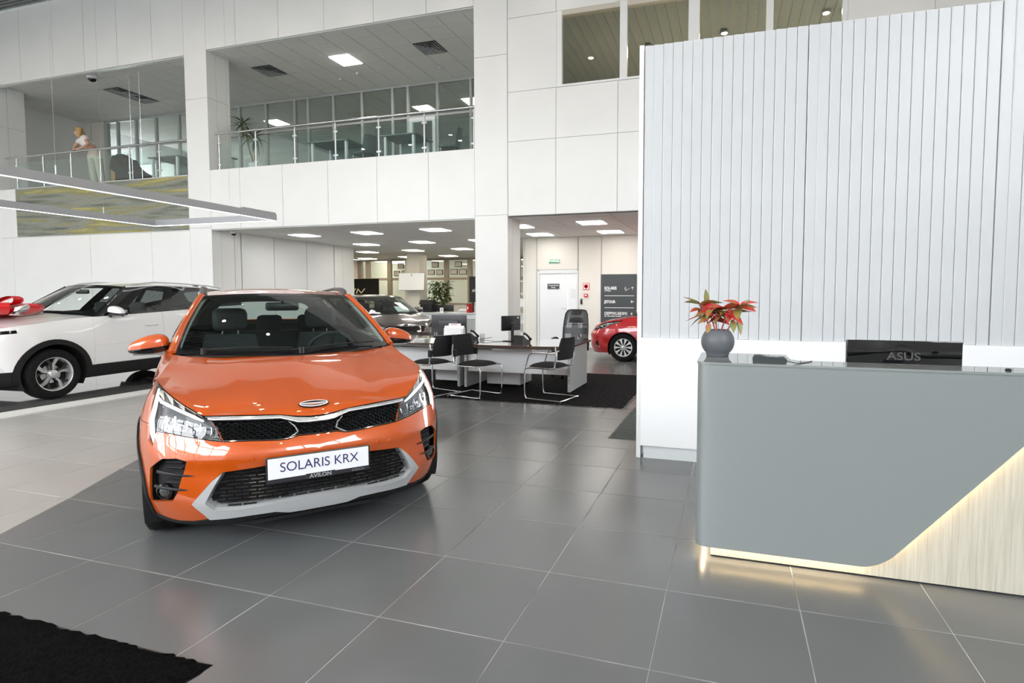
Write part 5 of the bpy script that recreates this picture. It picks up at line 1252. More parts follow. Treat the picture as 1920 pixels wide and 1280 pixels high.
def visitor_chair(label, x, y, rz, mesh_back, armed):
    """front toward local +x"""
    t = thing('visitor_chair', label, 'chair', (x, y, .005), rz, 'chrome cantilever visitor chairs'); w = .245
    path = []
    for s in (1,-1):
        seq = [(-.22,s*w,.74),(-.235,s*w,.62),(-.21,s*w,.49),(-.17,s*w,.445),(.20,s*w,.440),(.255,s*w,.41),(.265,s*w,.36),(.262,s*w,.08),(.245,s*w,.030),(.20,s*w,.0125),(-.26,s*w,.0125),(-.295,s*(w-.02),.0125)]
        path.append(seq)
    full = path[0]+[(p[0],p[1],p[2]) for p in path[1][::-1]]
    MB().tube(catmull(full,4), .0115, 8).build('frame', M_chrome, t, 60)
    seat_ = MB(); 
    def sf(u, v):
        a = v*2*PI; r = 1-(1-u)**3 if u < 1 else 1
        e = .55; ca, sa = math.copysign(abs(cos(a))**e, cos(a)), math.copysign(abs(sin(a))**e, sin(a)); return Vector((.02+.235*ca*u, .235*sa*u, .455+.045*(1-u**4)))
    seat_.grid(sf, [k/8 for k in range(9)], [k/32 for k in range(33)]); seat_.grid(lambda u, v: Vector((sf(u,v).x, sf(u,v).y, .448)), [k/2 for k in range(3)], [k/32 for k in range(33)], True); seat_.grid(lambda u, v: lerp(sf(1,v), Vector((sf(1,v).x, sf(1,v).y, .448)), u), [0,1], [k/32 for k in range(33)])
    seat_.build('seat', M_blackfab, t, 60)
    def bf(u, v, d=0): 
        zz = lerp(.56,.86,u); yy = v*(.225-.03*(2*u-1)**2-.02*u); return Vector((-.225-.05*u-.045*(1-v*v)*1+.0-d, yy, zz))
    b = MB().grid(bf, [k/8 for k in range(9)], [-1+k/6 for k in range(13)]); b2 = MB().grid(lambda u, v: bf(u,v,.022 if not mesh_back else .010), [k/8 for k in range(9)], [-1+k/6 for k in range(13)], True); n0 = len(b.v); b.add(b2.v, b2.f)
    for i in range(8):
        for j in (0,12): b.f.append((i*13+j,(i+1)*13+j,n0+(i+1)*13+j,n0+i*13+j))
    for j in range(12):
        for i in (0,8): b.f.append((i*13+j,i*13+j+1,n0+i*13+j+1,n0+i*13+j))
    b.build('backrest', M_mesh if mesh_back else M_blackfab, t, 50)
    for s in (1,-1):
        if armed: MB().tube(catmull([(.255,s*(w+.005),.40),(.19,s*(w+.012),.60),(.14,s*(w+.014),.645),(.08,s*(w+.014),.655),(-.18,s*(w+.012),.655),(-.27,s*(w-.03),.69)],5), .0105, 8).build('armrest', M_chrome, t, 60)
        else: MB().bbox(-.26,-.19,s*(w-.018)-.0,s*(w-.018)+.036 if s > 0 else s*(w-.018)+.036,.56,.66,.01).build('back_bracket', M_black, t)
    return t
visitor_chair('black visitor chair with chrome arms at the right end of the desk', -.31,5.22,rad(168),False,True)
visitor_chair('black upholstered visitor chair facing right between the two desks', -1.38,5.12,rad(-14),False,False)
visitor_chair('mesh-backed visitor chair facing left beside the orange car', -2.08,5.10,rad(163),True,False)
# executive chair
ex = thing('executive_chair', 'tall black mesh and leather office chair behind the right desk', 'chair', (-.62,7.25,.005), rad(-96))
def eb(u, v, d=0): return Vector((-.24-.10*u-.05*(1-v*v)-d, v*(.235+.02*sin(PI*u)-.03*u*u), lerp(.50,1.17,u)))
b = MB().grid(lambda u,v: eb(lerp(.0,.62,u),v*.93), [k/8 for k in range(9)], [-1+k/6 for k in range(13)]); b.build('mesh_back', clear_glass('sheer_mesh',(.14,.145,.15),.3), ex, 60)
MB().grid(lambda u,v: eb(lerp(.36,.52,u),v*.95,-.006), [k/4 for k in range(5)], [-1+k/6 for k in range(13)]).build('back_band', mat('black_leather', (.016,.016,.018), .32), ex, 60)
hd_ = MB().grid(lambda u,v: eb(lerp(.66,.99,u),v*(.62 if True else 1),-.03*sin(PI*u)*(1-v*v)-.012), [k/8 for k in range(9)], [-1+k/6 for k in range(13)]); hd_.build('headrest', MATS['black_leather'], ex, 60)
MB().grid(lambda u,v: eb(lerp(.60,.99,u),v*.93,.006), [k/6 for k in range(7)], [-1+k/6 for k in range(13)]).build('upper_mesh', MATS['sheer_mesh'], ex, 60)
fr_ = [eb(u,-.95) for u in [k/10 for k in range(10)]]+[eb(.985,-.80),eb(1.0,-.5),eb(1.0,0),eb(1.0,.5),eb(.985,.80)]+[eb(u,.95) for u in [k/10 for k in range(9,-1,-1)]]
MB().tube(fr_, .014, 8, True).build('back_frame', M_black, ex, 60)
MB().bbox(-.25,.25,-.25,.25,.43,.52,.035).build('seat', MATS['black_leather'], ex, 60)
for s in (1,-1): MB().tube(catmull([(-.20,s*.27,.46),(-.15,s*.29,.66),(.10,s*.29,.67),(.16,s*.28,.62)],5), .018, 8).build('armrest', M_black, ex, 60)
MB().cyl((0,0,.10),(0,0,.44),.028,12).build('gas_column', M_black, ex)
for k in range(5):
    a = 2*PI*k/5; MB().tube([(0,0,.11),(.29*cos(a),.29*sin(a),.075)],[.028,.018],8).build('base_arm', M_black, ex); MB().cyl((.29*cos(a)-.012,.29*sin(a),.032),(.29*cos(a)+.012,.29*sin(a),.032),.030,12).build('castor', M_black, ex)
# desk equipment
def monitor(name, label, x, y, z, rz, w, h, lift, white_front=False):
    t = thing(name, label, 'monitor', (x, y, z), rz); MB().bbox(-w/2,w/2,-.012,.014,lift,lift+h,.006).build('casing', M_black, t, 30)
    MB().box(-w/2+.012,w/2-.012,.0145,.0155,lift+.014,lift+h-.012).build('screen', mat('screen_glow', (.02,.02,.02), .1, emit=(.6,.75,.9), es=.5), t)
    MB().bbox(-w*.28,w*.28,-.034,-.011,lift+h*.15,lift+h*.75,.008).build('back_bulge', M_black, t, 30)
    MB().box(-.025,.025,-.045,-.03,.008,lift+h*.5).build('stand_neck', M_black, t); MB().bbox(-.11,.11,-.10,.08,0,.012,.004).build('stand_base', M_black, t)
    return t
m1 = monitor('office_monitor','black desktop monitor turned sideways on the right desk',*DS(-1.13,5.80),DZ,rad(60),.37,.235,.17)
MB().box(-.02,.02,-.0365,-.034,.25,.29).build('sticker', M_paper, m1); MB().box(.12,.15,-.0135,-.012,.36,.385).build('sticker', M_paper, m1)
monitor('office_monitor','large black monitor seen from behind on the left desk',*DS(-2.17,5.78),DZ,rad(8),.60,.335,.07)
def phone(label, x, y, rz):
    t = thing('desk_phone', label, 'phone', (*DS(x,y),DZ), rz)
    MB().prism([(-.09,.0),(.10,.0),(.10,.03),(.02,.05),(-.05,.10),(-.07,.115),(-.09,.10)],'y',-.10,.08).build('base', M_black, t); MB().tube(catmull([(-.07,-.115,.145),(-.03,-.118,.135),(.04,-.118,.085),(.085,-.115,.045)],5),[.024,.022,.018,.016,.016,.016,.016,.016,.016,.016,.016,.018,.020,.024,.024,.024],8).build('handset', M_black, t, 60)
    MB().prism([(-.048,.1015),(-.005,.0665),(-.003,.0695),(-.046,.1045)],'y',-.06,.06).build('display', mat('lcd_grey', (.25,.27,.25), .2), t)
    for i in range(3):
        for j in range(4): MB().box(.02+.018*j-.0,.032+.018*j,-.05+.035*i,-.028+.035*i,.036,.052-.0065*j).build('key', M_dgrey, t)
phone('black desk phone beside the sideways monitor', -.89,5.62,rad(70)); phone('black desk phone beside the white column on the left desk', -1.90,5.95,rad(70))
ph_ = thing('document_holder', 'white paper holder standing on the left desk in front of the big monitor', 'paper holder', (*DS(-1.90,5.45),DZ), rad(6))
MB().prism([(-.06,0),(.06,0),(.05,.20),(.0,.25),(-.04,.20)],'x',-.16,.16).build('holder', M_white, ph_); MB().box(-.14,.14,-.075,-.068,.02,.22).build('sheet', M_paper, ph_); MB().box(-.10,.10,.01,.016,.22,.285).build('sheet', M_paper, ph_); MB().box(-.06,.04,.0085,.0098,.262,.270).build('red_print', mat('red_print', (.6,.05,.05), .6), ph_)
mg = thing('mug', 'small white mug beside the white column', 'mug', (*DS(-1.775,6.15),DZ)); MB().lathe([(.0005,.0),(.034,.0),(.038,.005),(.038,.085),(.034,.085),(.033,.008),(.0005,.008)],20,cap=False).build('cup', M_white, mg, 40); MB().tube(catmull([(.036,0,.065),(.06,0,.06),(.058,0,.03),(.036,0,.02)],5), .005, 6).build('handle', M_white, mg, 60)
t = thing('card_stand', 'small white card stand at the front of the left desk', 'card stand', (*DS(-2.09,5.18),DZ)); MB().prism([(-.03,0),(.03,0),(.004,.075),(-.004,.075)],'x',-.055,.055).build('card', M_paper, t); MB().box(-.06,.06,-.032,.032,0,.003).build('foot', M_glass, t)
t = thing('leaflet_box', 'low grey leaflet box at the left end of the left desk', 'box', (*DS(-2.30,5.18),DZ)); MB().bbox(-.09,.09,-.06,.06,0,.055,.004).build('box', M_lgrey, t); MB().box(-.08,.08,-.05,.05,.055,.058).build('leaflet', M_paper, t)
pn = thing('pen_cup', 'black pen cup near the left end of the left desk', 'cup', (*DS(-2.20,5.42),DZ)); MB().lathe([(.0005,0),(.032,0),(.035,.09),(.031,.09),(.03,.006),(.0005,.006)],16,cap=False).build('cup', M_black, pn, 40)
for k in range(4): MB().cyl((.008*cos(k*1.6),.008*sin(k*1.6),.01),(.028*cos(k*1.6),.028*sin(k*1.6),.145),.004,6).build('pen', M_steel, pn)
t = MB().tube(catmull([(-1.34,6.04,.711),(-1.48,5.95,.711),(-1.60,5.93,.726),(-1.69,5.89,.711)],6), .004, 6).build('power_cable', M_black, None, 60); tag(t, 'thin black cable trailing on the right desk', 'cable')
# ---- service door, signs
d1 = struct('door_1', 'white service door with a narrow side leaf')
MB().box(-3.12,-3.06,YD-.01,YD+.08,0,2.12).box(-1.97,-1.94,YD-.01,YD+.08,0,2.12).box(-3.06,-1.97,YD-.01,YD+.08,2.06,2.15).build('door_frame', M_lgrey2, d1)
MB().box(-3.055,-2.25,YD+.02,YD+.07,.01,2.055).build('door_leaf', M_white, d1); MB().box(-2.24,-1.975,YD+.02,YD+.07,.01,2.055).build('side_leaf', M_white, d1)
MB().tube([(-2.29,YD+.02,1.085),(-2.29,YD-.03,1.085),(-2.40,YD-.03,1.085)],.009,8).build('door_handle', M_steel, d1)
M_sgrey = mat('sign_dark_grey', (.055,.064,.068), .4); M_sw = mat('sign_white', (.85,.86,.86), .5)
def plate(name, label, cat, x0, x1, z0, z1, y, m, d=.012):
    t = thing(name, label, cat, (0,0,0)); MB().box(x0,x1,y-d,y,z0,z1).build('plate', m, t); return t
YL = YD-.002
t = plate('door_sign','dark grey plate with white lettering on the service door','sign',-2.828,-2.481,1.623,1.769,YD+.018,M_sgrey); text('lettering','Служебный',.052,M_sw,t,on_wall(-2.655,YD+.005,1.722),.001,'CENTER',.001); text('lettering','вход',.052,M_sw,t,on_wall(-2.655,YD+.005,1.668),.001,'CENTER',.001)
M_egreen = mat('exit_green', (.01,.30,.13), .4, emit=(.02,.6,.25), es=.1)
t = plate('exit_sign','green exit sign above the service door','exit sign',-2.768,-2.47,2.348,2.438,YL,M_egreen,.03); text('lettering','ВЫХОД',.075,glow('exit_white',(1,1,1),.5),t,on_wall(-2.62,YL-.032,2.393),.001,'CENTER',.002,1.05)
M_sred = mat('sign_red', (.62,.01,.02), .45)
t = plate('fire_alarm_sign','red and white fire alarm call sign right of the door','sign',-1.797,-1.62,1.601,1.783,YL,M_sred); MB().box(-1.783,-1.634,YL-.014,YL-.012,1.616,1.768).build('white_field', M_sw, t)
MB().lathe([(.058,0),(.058,.003),(.030,.003),(.030,0)],28,axis='y').xf(Matrix.Translation((-1.7085,YL-.018,1.692))).build('red_ring', M_sred, t); MB().lathe([(.012,0),(.012,.003),(.0005,.003)],16,axis='y').xf(Matrix.Translation((-1.7085,YL-.018,1.692))).build('red_dot', M_sred, t)
t = plate('call_point','small red manual call point under the fire sign','call point',-1.761,-1.662,1.401,1.492,YL,M_sred,.04); MB().box(-1.742,-1.681,YL-.043,YL-.04,1.43,1.470).build('white_field', M_sw, t)
t = plate('card_reader','small black card reader beside the service door','card reader',-1.866,-1.814,1.207,1.355,YL,M_black,.025); MB().box(-1.848,-1.832,YL-.027,YL-.025,1.32,1.335).build('indicator', M_grey, t)
t = plate('door_notice','white notices on the side leaf of the service door','notice',-2.16,-1.99,1.345,1.65,YD+.019,M_paper,.003)
for k in range(7): MB().box(-2.14,-2.02,YD+.0148,YD+.0158,1.38+.035*k,1.386+.035*k).build('print_line', M_lgrey, t)
t = plate('wayfinding_board','dark grey wayfinding board with white lettering behind the red car','sign board',-1.286,-.324,.55,2.014,YL,M_sgrey,.03); YB = YL-.031
text('lettering','SOLARIS',.112,M_sw,t,on_wall(-1.195,YB,1.638),.001,'LEFT',.004,.80); text('lettering','4 ЭТАЖ',.045,M_sw,t,on_wall(-1.192,YB,1.565),.001,'LEFT',.002); text('lettering','JETOUR',.100,M_sw,t,on_wall(-1.192,YB,1.273),.001,'LEFT',.004,.85)
text('lettering','СЕРВИС-БЮРО',.098,M_sw,t,on_wall(-1.192,YB,.957),.001,'LEFT',.004,.86); text('lettering','KIA  BAIC  JETOUR  SOLARIS',.040,M_sw,t,on_wall(-1.19,YB,.888),.001,'LEFT',.002,.9)
for z in (1.437,1.116): MB().box(-1.19,-.385,YB-.002,YB,z-.007,z+.007).build('rule', M_sw, t)
def arrow(cx, cz, a):
    mb = MB(); 
    for (p, q) in (((-.042,0),(.042,0)),((-.042,0),(-.008,.034)),((-.042,0),(-.008,-.034))):
        R2 = lambda v: (cx+v[0]*cos(a)-v[1]*sin(a), YB-.002, cz+v[0]*sin(a)+v[1]*cos(a)); mb.tube([R2(p), R2(q)], .0075, 4)
    mb.build('arrow', M_sw, t)
arrow(-.432,1.634,-PI/2); arrow(-.43,1.278,0); arrow(-.43,.957,0)
MB().tube([(-.628,YB,1.60),(-.640,YB,1.63),(-.622,YB,1.684),(-.606,YB,1.63),(-.612,YB,1.60),(-.622,YB,1.565),(-.51,YB,1.635)], .006, 4).build('pictogram', M_sw, t)
# ---- back of the office
column(-9.88,-9.33,16.7,17.25,3.05,(), M_cream, 'cream column carrying the screen at the back of the office')
tv = thing('wall_screen', 'pale lit flat screen on the cream column', 'screen', (-9.60,16.58,1.965))
tv.scale = (1.068,1,1.068); M_tilt = Matrix.Rotation(rad(-6),4,'X')
MB().bbox(-.53,.53,-.02,.025,-.315,.315,.008).xf(M_tilt).build('casing', M_lgrey, tv); MB().box(-.515,.515,-.0235,-.021,-.30,.30).xf(M_tilt).build('screen', glow('screen_white',(.86,.95,.93),.12), tv); MB().box(-.06,.06,.02,.10,-.1,.1).build('bracket', M_black, tv); MB().box(-.012,.012,-.028,-.022,.20,.27).xf(M_tilt).build('clip', M_dgrey, tv)
ctr = thing('service_counter', 'long white counter at the back of the office', 'counter', (0,0,0)); MB().box(-8.8,-4.4,15.85,15.95,0,.79).build('front_panel', M_white, ctr); MB().box(-8.85,-4.35,15.75,16.6,.79,.825).build('worktop', M_white, ctr); MB().box(-8.8,-4.4,16.55,16.58,0,.79).build('back_panel', M_white, ctr); MB().box(-7.05,-6.6,15.83,15.85,.15,.62).build('grey_panel', M_lgrey, ctr)
def cbox(name, label, cat, x0, x1, y0, y1, z0, z1, m, pts):
    t = thing(name, label, cat, (0,0,0)); MB().bbox(x0,x1,y0,y1,z0,z1,.01).build('body', m, t)
    for nm, q, mm in pts: MB().box(*q).build(nm, mm, t)
    return t
t = cbox('printer','black printer stacked on the service counter','printer',-8.90,-8.42,16.0,16.4,.826,1.11,M_black,[('paper_tray',(-8.86,-8.46,15.9,16.0,.88,.90),M_dgrey)]); MB().prism([(16.0,1.112),(16.42,1.112),(16.42,1.20),(16.1,1.28)],'x',-8.95,-8.40).build('scanner_lid', M_black, t)
t = plate('number_card','white card with a 4 at the left end of the service counter','card',-9.02,-8.86,.936,1.115,15.80,M_paper,.006); t.location = (.19,.0,-.109); text('number','4',.13,M_black,t,on_wall(-8.94,15.792,1.03),.001,'CENTER',.003)
t = monitor('office_monitor','black monitor with a number 3 card on the service counter',-8.0,16.15,.826,0,.80,.235,.03); t2 = plate('number_card','white card with a 3 in front of the counter monitor','card',-8.029,-7.889,.896,1.067,15.92,M_paper,.006); t2.location = (0,0,-.07); text('number','3',.12,M_black,t2,on_wall(-7.96,15.912,.985),.001,'CENTER',.003)
t = cbox('paper_tray','grey tray of papers on the service counter','tray',-7.34,-6.97,15.95,16.3,.826,.90,M_lgrey,[('papers',(-7.30,-7.0,15.98,16.25,.90,.96),M_paper)]); MB().tube(catmull([(-7.34,16.1,.96),(-7.2,16.1,1.10),(-7.02,16.1,1.05)],5),.008,6).build('wire', M_steel, t)
cbox('red_binder','red binder standing on the service counter','binder',-6.955,-6.86,15.9,16.2,.826,1.14,mat('binder_red', (.50,.01,.012), .4),[('spine_label',(-6.93,-6.885,15.897,15.9,.95,1.05),M_paper)])
def brand_panel(label, x0, x1, z0, z1, y, txt, m, size, px0, sx=1):
    t = thing('brand_panel', label, 'panel', (0,0,0)); MB().box(x0,x1,y,y+.06,z0,z1).build('panel', M_blackgloss, t); MB().box(x0+.1,x0+.16,y+.02,y+.05,0,z0).box(x1-.16,x1-.1,y+.02,y+.05,0,z0).build('stand', M_black, t)
    return t
t = brand_panel('black panel with a pale angular logo left of the cream column', -12.6,-11.03,1.467,2.088,16.5,'',None,0,0); gm = mat('pale_gold_logo', (.60,.52,.34), .4, emit=(.6,.5,.3), es=.25)
MB().tube([(-12.38,16.49,1.53),(-12.38,16.49,1.69),(-12.21,16.49,1.53),(-12.06,16.49,1.70)],.022,4).tube([(-12.02,16.49,1.52),(-11.95,16.49,1.69),(-11.80,16.49,1.53),(-11.64,16.49,1.70)],.022,4).build('logo', gm, t)
t = brand_panel('black panel with a white letter at the right end of the service counter', -7.286,-6.1,1.193,2.149,16.8,'',None,0,0); text('lettering','AVILON',.15,M_sw,t,on_wall(-7.17,16.795,1.62),.002,'LEFT',.002)
fg = thing('ficus_plant', 'leafy green plant behind the service counter', 'potted plant', (-8.62,17.0,0)); MB().lathe([(.14,0),(.2,.42),(.21,.44),(.18,.43),(.0005,.40)],20,cap=False).build('pot', M_grey, fg, 40); random.seed(9)
M_fic = mat('ficus_green', (.04,.08,.015), .5, build=noise_col((.025,.06,.01),(.07,.13,.025),5))
for k in range(7): a = k*.9; MB().tube(catmull([(0,0,.4),(.12*cos(a),.12*sin(a),.95),(.30*cos(a),.30*sin(a),1.45+.06*k)],5),.010,6).build('stem', mat('plant_stem', (.12,.10,.04), .7), fg)
for k in range(230):
    a = random.uniform(0,2*PI); r_ = random.uniform(.05,.42); z = random.uniform(1.15,1.98); place_leaf(fg, (r_*cos(a), r_*sin(a)*.8, z), (cos(a)+random.uniform(-.6,.6), sin(a)+random.uniform(-.6,.6), random.uniform(-.7,.4)), random.uniform(.14,.22), .075, M_fic, .4, random.uniform(-.6,.6))
M_cf = mat('dark_picture_frame', (.03,.028,.025), .5)
certs = (((-10.425,2.898),(-10.103,2.656),'top certificate in the window right of the cream column'),((-10.622,2.565),(-10.298,2.334),'lower left certificate in the window right of the cream column'),((-10.214,2.56),(-9.893,2.33),'lower right certificate in the window right of the cream column'),((-9.299,2.905),(-8.985,2.67),'top certificate in the rightmost office window'),((-9.521,2.577),(-9.186,2.345),'lower left certificate in the rightmost office window'),((-9.104,2.572),(-8.752,2.341),'lower right certificate in the rightmost office window'),((-12.131,2.877),(-11.818,2.634),'top certificate in the window left of the cream column'),((-12.337,2.53),(-12.035,2.298),'lower left certificate in the window left of the cream column'),((-11.925,2.544),(-11.676,2.321),'lower right certificate in the window left of the cream column'))
for (a, b, lb) in certs:
    t = thing('framed_certificate', lb, 'certificate', (0,0,0), group='framed certificates'); MB().box(a[0],b[0],19.505,19.541,b[1],a[1]).build('frame', M_cf, t); MB().box(a[0]+.025,b[0]-.025,19.50,19.505,b[1]+.025,a[1]-.025).build('paper', mat('cream_paper', (.66,.63,.55), .6), t)
    for k in range(3): MB().box(a[0]+.07,b[0]-.07,19.498,19.5005,a[1]-.08-.05*k,a[1]-.072-.05*k).build('print_line', M_grey, t)
rk = thing('storage_rack', 'narrow white storage rack glimpsed behind the white column', 'rack', (-4.05,14.2,0))
for x in (-.3,.3):
    for y in (-.2,.2): MB().box(x-.015,x+.015,y-.015,y+.015,0,1.9).build('post', M_white, rk)
for z in (.3,.7,1.1,1.5,1.88): MB().box(-.31,.31,-.21,.21,z-.012,z+.012).build('shelf', M_white, rk)
t = thing('green_bag', 'turquoise green bag hanging on the storage rack', 'bag', (-3.86,13.96,1.45)); MB().sphere((0,0,0),.10,.04,.20).build('sack', mat('turquoise_cloth', (.02,.40,.28), .7), t, 60); MB().tube(catmull([(-.05,0,.17),(0,0,.30),(.05,0,.17)],5),.006,6).build('strap', mat('turquoise_cloth', (.02,.40,.28), .7), t)
for i, (x, z, m, lb) in enumerate(((-.15,.312,M_lgrey,'grey box on the lowest rack shelf'),(.12,.712,M_dgrey,'dark box on the second rack shelf'),(-.05,1.112,M_white,'white box on the third rack shelf'))):
    t = thing('storage_box', lb, 'box', (-4.05+x,14.2,z)); MB().bbox(-.11,.11,-.15,.15,0,.22,.01).build('box', m, t); MB().bbox(-.115,.115,-.155,.155,.2,.235,.006).build('lid', m, t)
sc_ = copy_tree(grey); sc_.location = (-9.8,22.6,0); sc_.rotation_euler = (0,0,rad(170)); sc_.name = 'service_car'; sc_['label'] = 'dark car in the service hall behind the far glazing'
# ================================================================== GALLERY
def railing(label, xs, ztop, x0, x1):
    t = thing('glass_railing', label, 'railing', (0,0,0)); Y_ = 8.80
    MB().tube([(x0,Y_,ztop),(x1,Y_,ztop)], .026, 12).build('handrail', M_steel, t, 50)
    for i, x in enumerate(xs):
        MB().cyl((x,Y_,GF),(x,Y_,ztop-.06),.021,12).cyl((x,Y_,ztop-.06),(x,Y_,ztop),.010,8).build('post', M_alu, t, 50)
        for z in (ztop-.23, GF+.20): MB().bbox(x-.06,x+.06,Y_-.018,Y_+.018,z-.022,z+.022,.008).build('clamp', M_alu, t)
    for a, b in zip(xs, xs[1:]): MB().box(a+.05,b-.05,Y_-.005,Y_+.005,GF+.06,ztop-.17).build('glass_pane', M_rail_glass, t)
    return t
railing('glass and steel railing of the middle gallery bay', [-10.08,-8.95,-7.80,-6.66,-5.51,-4.36,-3.18], 5.40, -10.2, -3.12)
railing('glass and steel railing of the left gallery bay', [-17.5,-16.4,-15.3,-14.18,-13.11,-12.06,-11.05], 5.34, -17.95, -10.97)
def gtable(label, x0, x1, y0, y1, n=2):
    t = thing('meeting_table', label, 'table', (0,0,0)); zt = GF+.755; MB().bbox(x0,x1,y0,y1,zt-.03,zt,.004).build('tabletop', mat('grey_green_top', (.20,.26,.25), .35), t)
    for x in (x0+.10,x1-.10):
        for y in (y0+.08,y1-.08): MB().bbox(x-.03,x+.03,y-.03,y+.03,GF,zt-.03,.006).build('leg', M_white, t)
    MB().box(x0+.13,x1-.13,y1-.1,y1-.08,GF+.35,zt-.04).build('modesty_panel', mat('grey_green_top', (.20,.26,.25), .35), t)
    return t
gtable('grey-topped meeting table at the right of the middle gallery bay', -5.90,-4.95,9.40,10.2); gtable('grey-topped meeting table at the left of the middle gallery bay', -7.98,-6.80,9.40,10.2)
gtable('meeting table in the left gallery bay nearer the woman', -13.28,-12.2,9.40,10.2); gtable('meeting table in the left gallery bay next to the column', -11.95,-11.0,9.40,10.2)
def gchair(label, x, y, rz):
    t = thing('shell_chair', label, 'chair', (x,y,GF), rz); m = mat('grey_green_shell', (.13,.17,.17), .5)
    MB().grid(lambda u, v: Vector((-.20-.06*u-.06*(1-v*v), v*.23*(1-.25*u*u), .45+.42*sin(u*PI/2))), [k/8 for k in range(9)], [-1+k/6 for k in range(13)]).build('backrest', m, t, 60); MB().bbox(-.22,.22,-.22,.22,.42,.47,.02).build('seat', m, t, 60)
    for sx in (-1,1):
        for sy in (-1,1): MB().cyl((sx*.16,sy*.16,.43),(sx*.20,sy*.20,0),.012,8).build('leg', M_steel, t)
gchair('rounded grey chair right of the left meeting table', -6.62,9.75,rad(170)); gchair('rounded grey chair right of the right meeting table', -4.30,9.80,rad(195)); gchair('rounded grey chair in the left gallery bay', -12.05,10.55,rad(170))
# dracaena
dc = thing('dracaena_plant', 'tall dracaena plant with strap leaves behind the gallery railing', 'potted plant', (-9.54,9.36,GF)); MB().lathe([(.13,0),(.17,.3),(.175,.32),(.15,.31),(.0005,.29)],20,cap=False).build('pot', M_white, dc, 40)
M_dr = mat('dracaena_green', (.035,.07,.03), .5, build=noise_col((.02,.05,.02),(.07,.12,.045),6)); random.seed(21)
for (tx, ty, tz, nl, ll) in ((-.35,.0,1.28,34,.31),(-.05,.05,.95,36,.34)):
    MB().tube(catmull([(tx*.15,0,.28),(tx*.6,ty*.5,tz*.6),(tx,ty,tz)],6),[.018]*13,8).build('trunk', mat('dracaena_bark', (.30,.24,.12), .8), dc, 60)
    for k in range(nl):
        a = random.uniform(0,2*PI); el = random.uniform(-.5,1.6); place_leaf(dc, (tx,ty,tz+random.uniform(-.08,.1)), (cos(a),sin(a),el), ll*random.uniform(.75,1.1), .035, M_dr, random.uniform(.4,1.2), random.uniform(-.5,.5))
# woman leaning on the railing
def skin_body(name, verts, edges, radii, m, parent, root=0, sub=2):
    me = bpy.data.meshes.new(name); me.from_pydata(verts, edges, []); o = link(name, me, None)
    o.modifiers.new('skin', 'SKIN'); sm_ = o.modifiers.new('sub', 'SUBSURF'); sm_.levels = sub; sm_.render_levels = sub
    for i, r in enumerate(radii): me.skin_vertices[0].data[i].radius = r if isinstance(r, tuple) else (r, r); me.skin_vertices[0].data[i].use_root = (i == root)
    dg = bpy.context.evaluated_depsgraph_get(); dg.update(); m2 = bpy.data.meshes.new_from_object(o.evaluated_get(dg)); bpy.data.objects.remove(o)
    m2.name = name; m2.materials.clear(); m2.materials.append(m); m2.polygons.foreach_set('use_smooth', [True]*len(m2.polygons)); return link(name, m2, parent)
M_skin = mat('skin', (.58,.34,.25), .5); M_shirt = mat('white_shirt', (.74,.72,.72), .8, build=noise_col((.70,.68,.69),(.80,.78,.78),8)); M_trou = mat('cream_trousers', (.62,.60,.52), .8, build=noise_col((.58,.56,.48),(.66,.64,.56),7)); M_hair = mat('blonde_hair', (.48,.33,.13), .5, build=noise_col((.36,.23,.08),(.60,.43,.19),25,3,(6,6,1)))
wm = thing('person', 'blonde woman in white top and cream trousers leaning on the gallery railing', 'person', (-14.85,9.06,GF))
# local: x right, y back, z up from the gallery floor; she leans to the left and rests her arms on the rail
V_ = [(0,.04,.86),(-.07,.02,1.02),(-.18,-.02,1.17),(-.29,-.05,1.29),(-.36,-.07,1.36),(-.42,-.09,1.42),(-.44,-.10,1.52),
      (-.10,.03,.84),(-.10,.06,.46),(-.09,.10,.07),(-.10,-.02,.035),
      (.11,.05,.84),(.14,.07,.46),(.16,.11,.07),(.15,-.01,.035),
      (-.16,-.08,1.31),(.10,-.16,1.10),(-.14,-.24,.955),(-.22,-.26,.945),
      (-.43,-.04,1.24),(-.46,-.17,1.03),(-.30,-.25,.955),(-.22,-.27,.96)]
E_l = [(0,1),(1,2),(2,3),(3,4),(4,5),(5,6),(0,7),(7,8),(8,9),(9,10),(0,11),(11,12),(12,13),(13,14),(3,15),(15,16),(16,17),(17,18),(3,19),(19,20),(20,21),(21,22)]
Rd = [.14,.12,.125,.11,.052,.075,.085,.095,.062,.04,.035,.095,.062,.04,.035,.062,.042,.030,.028,.06,.040,.030,.026]
skin_body('body', V_, E_l, Rd, M_skin, wm)
skin_body('shirt', [V_[i] for i in (1,2,3,15,19)]+[tuple(lerp(Vector(V_[15]),Vector(V_[16]),.5)),tuple(lerp(Vector(V_[19]),Vector(V_[20]),.45))], [(0,1),(1,2),(2,3),(2,4),(3,5),(4,6)], [.15,.145,.130,.082,.080,.068,.065], M_shirt, wm)
skin_body('trousers', [V_[i] for i in (1,0,7,8,9,11,12,13)], [(0,1),(1,2),(2,3),(3,4),(1,5),(5,6),(6,7)], [.135,.165,.12,.095,.085,.12,.095,.085], M_trou, wm)
skin_body('hair', [(-.43,-.02,1.60),(-.43,.0,1.53),(-.39,.03,1.42),(-.33,.02,1.30),(-.50,-.07,1.57),(-.36,-.06,1.57),(-.33,-.10,1.42),(-.29,-.12,1.32)], [(0,1),(1,2),(2,3),(0,4),(0,5),(5,6),(6,7)], [.075,.09,.07,.04,.05,.06,.05,.03], M_hair, wm)
for i in range(5): MB().tube(catmull([(-.22,-.255+.0*i,.95),(-.26-.012*i,-.29-.004*i,.955-.006*i),(-.31-.008*i,-.29+.01*i,.935-.008*i)],4), [.009]*9, 6).build('finger', M_skin, wm, 60)
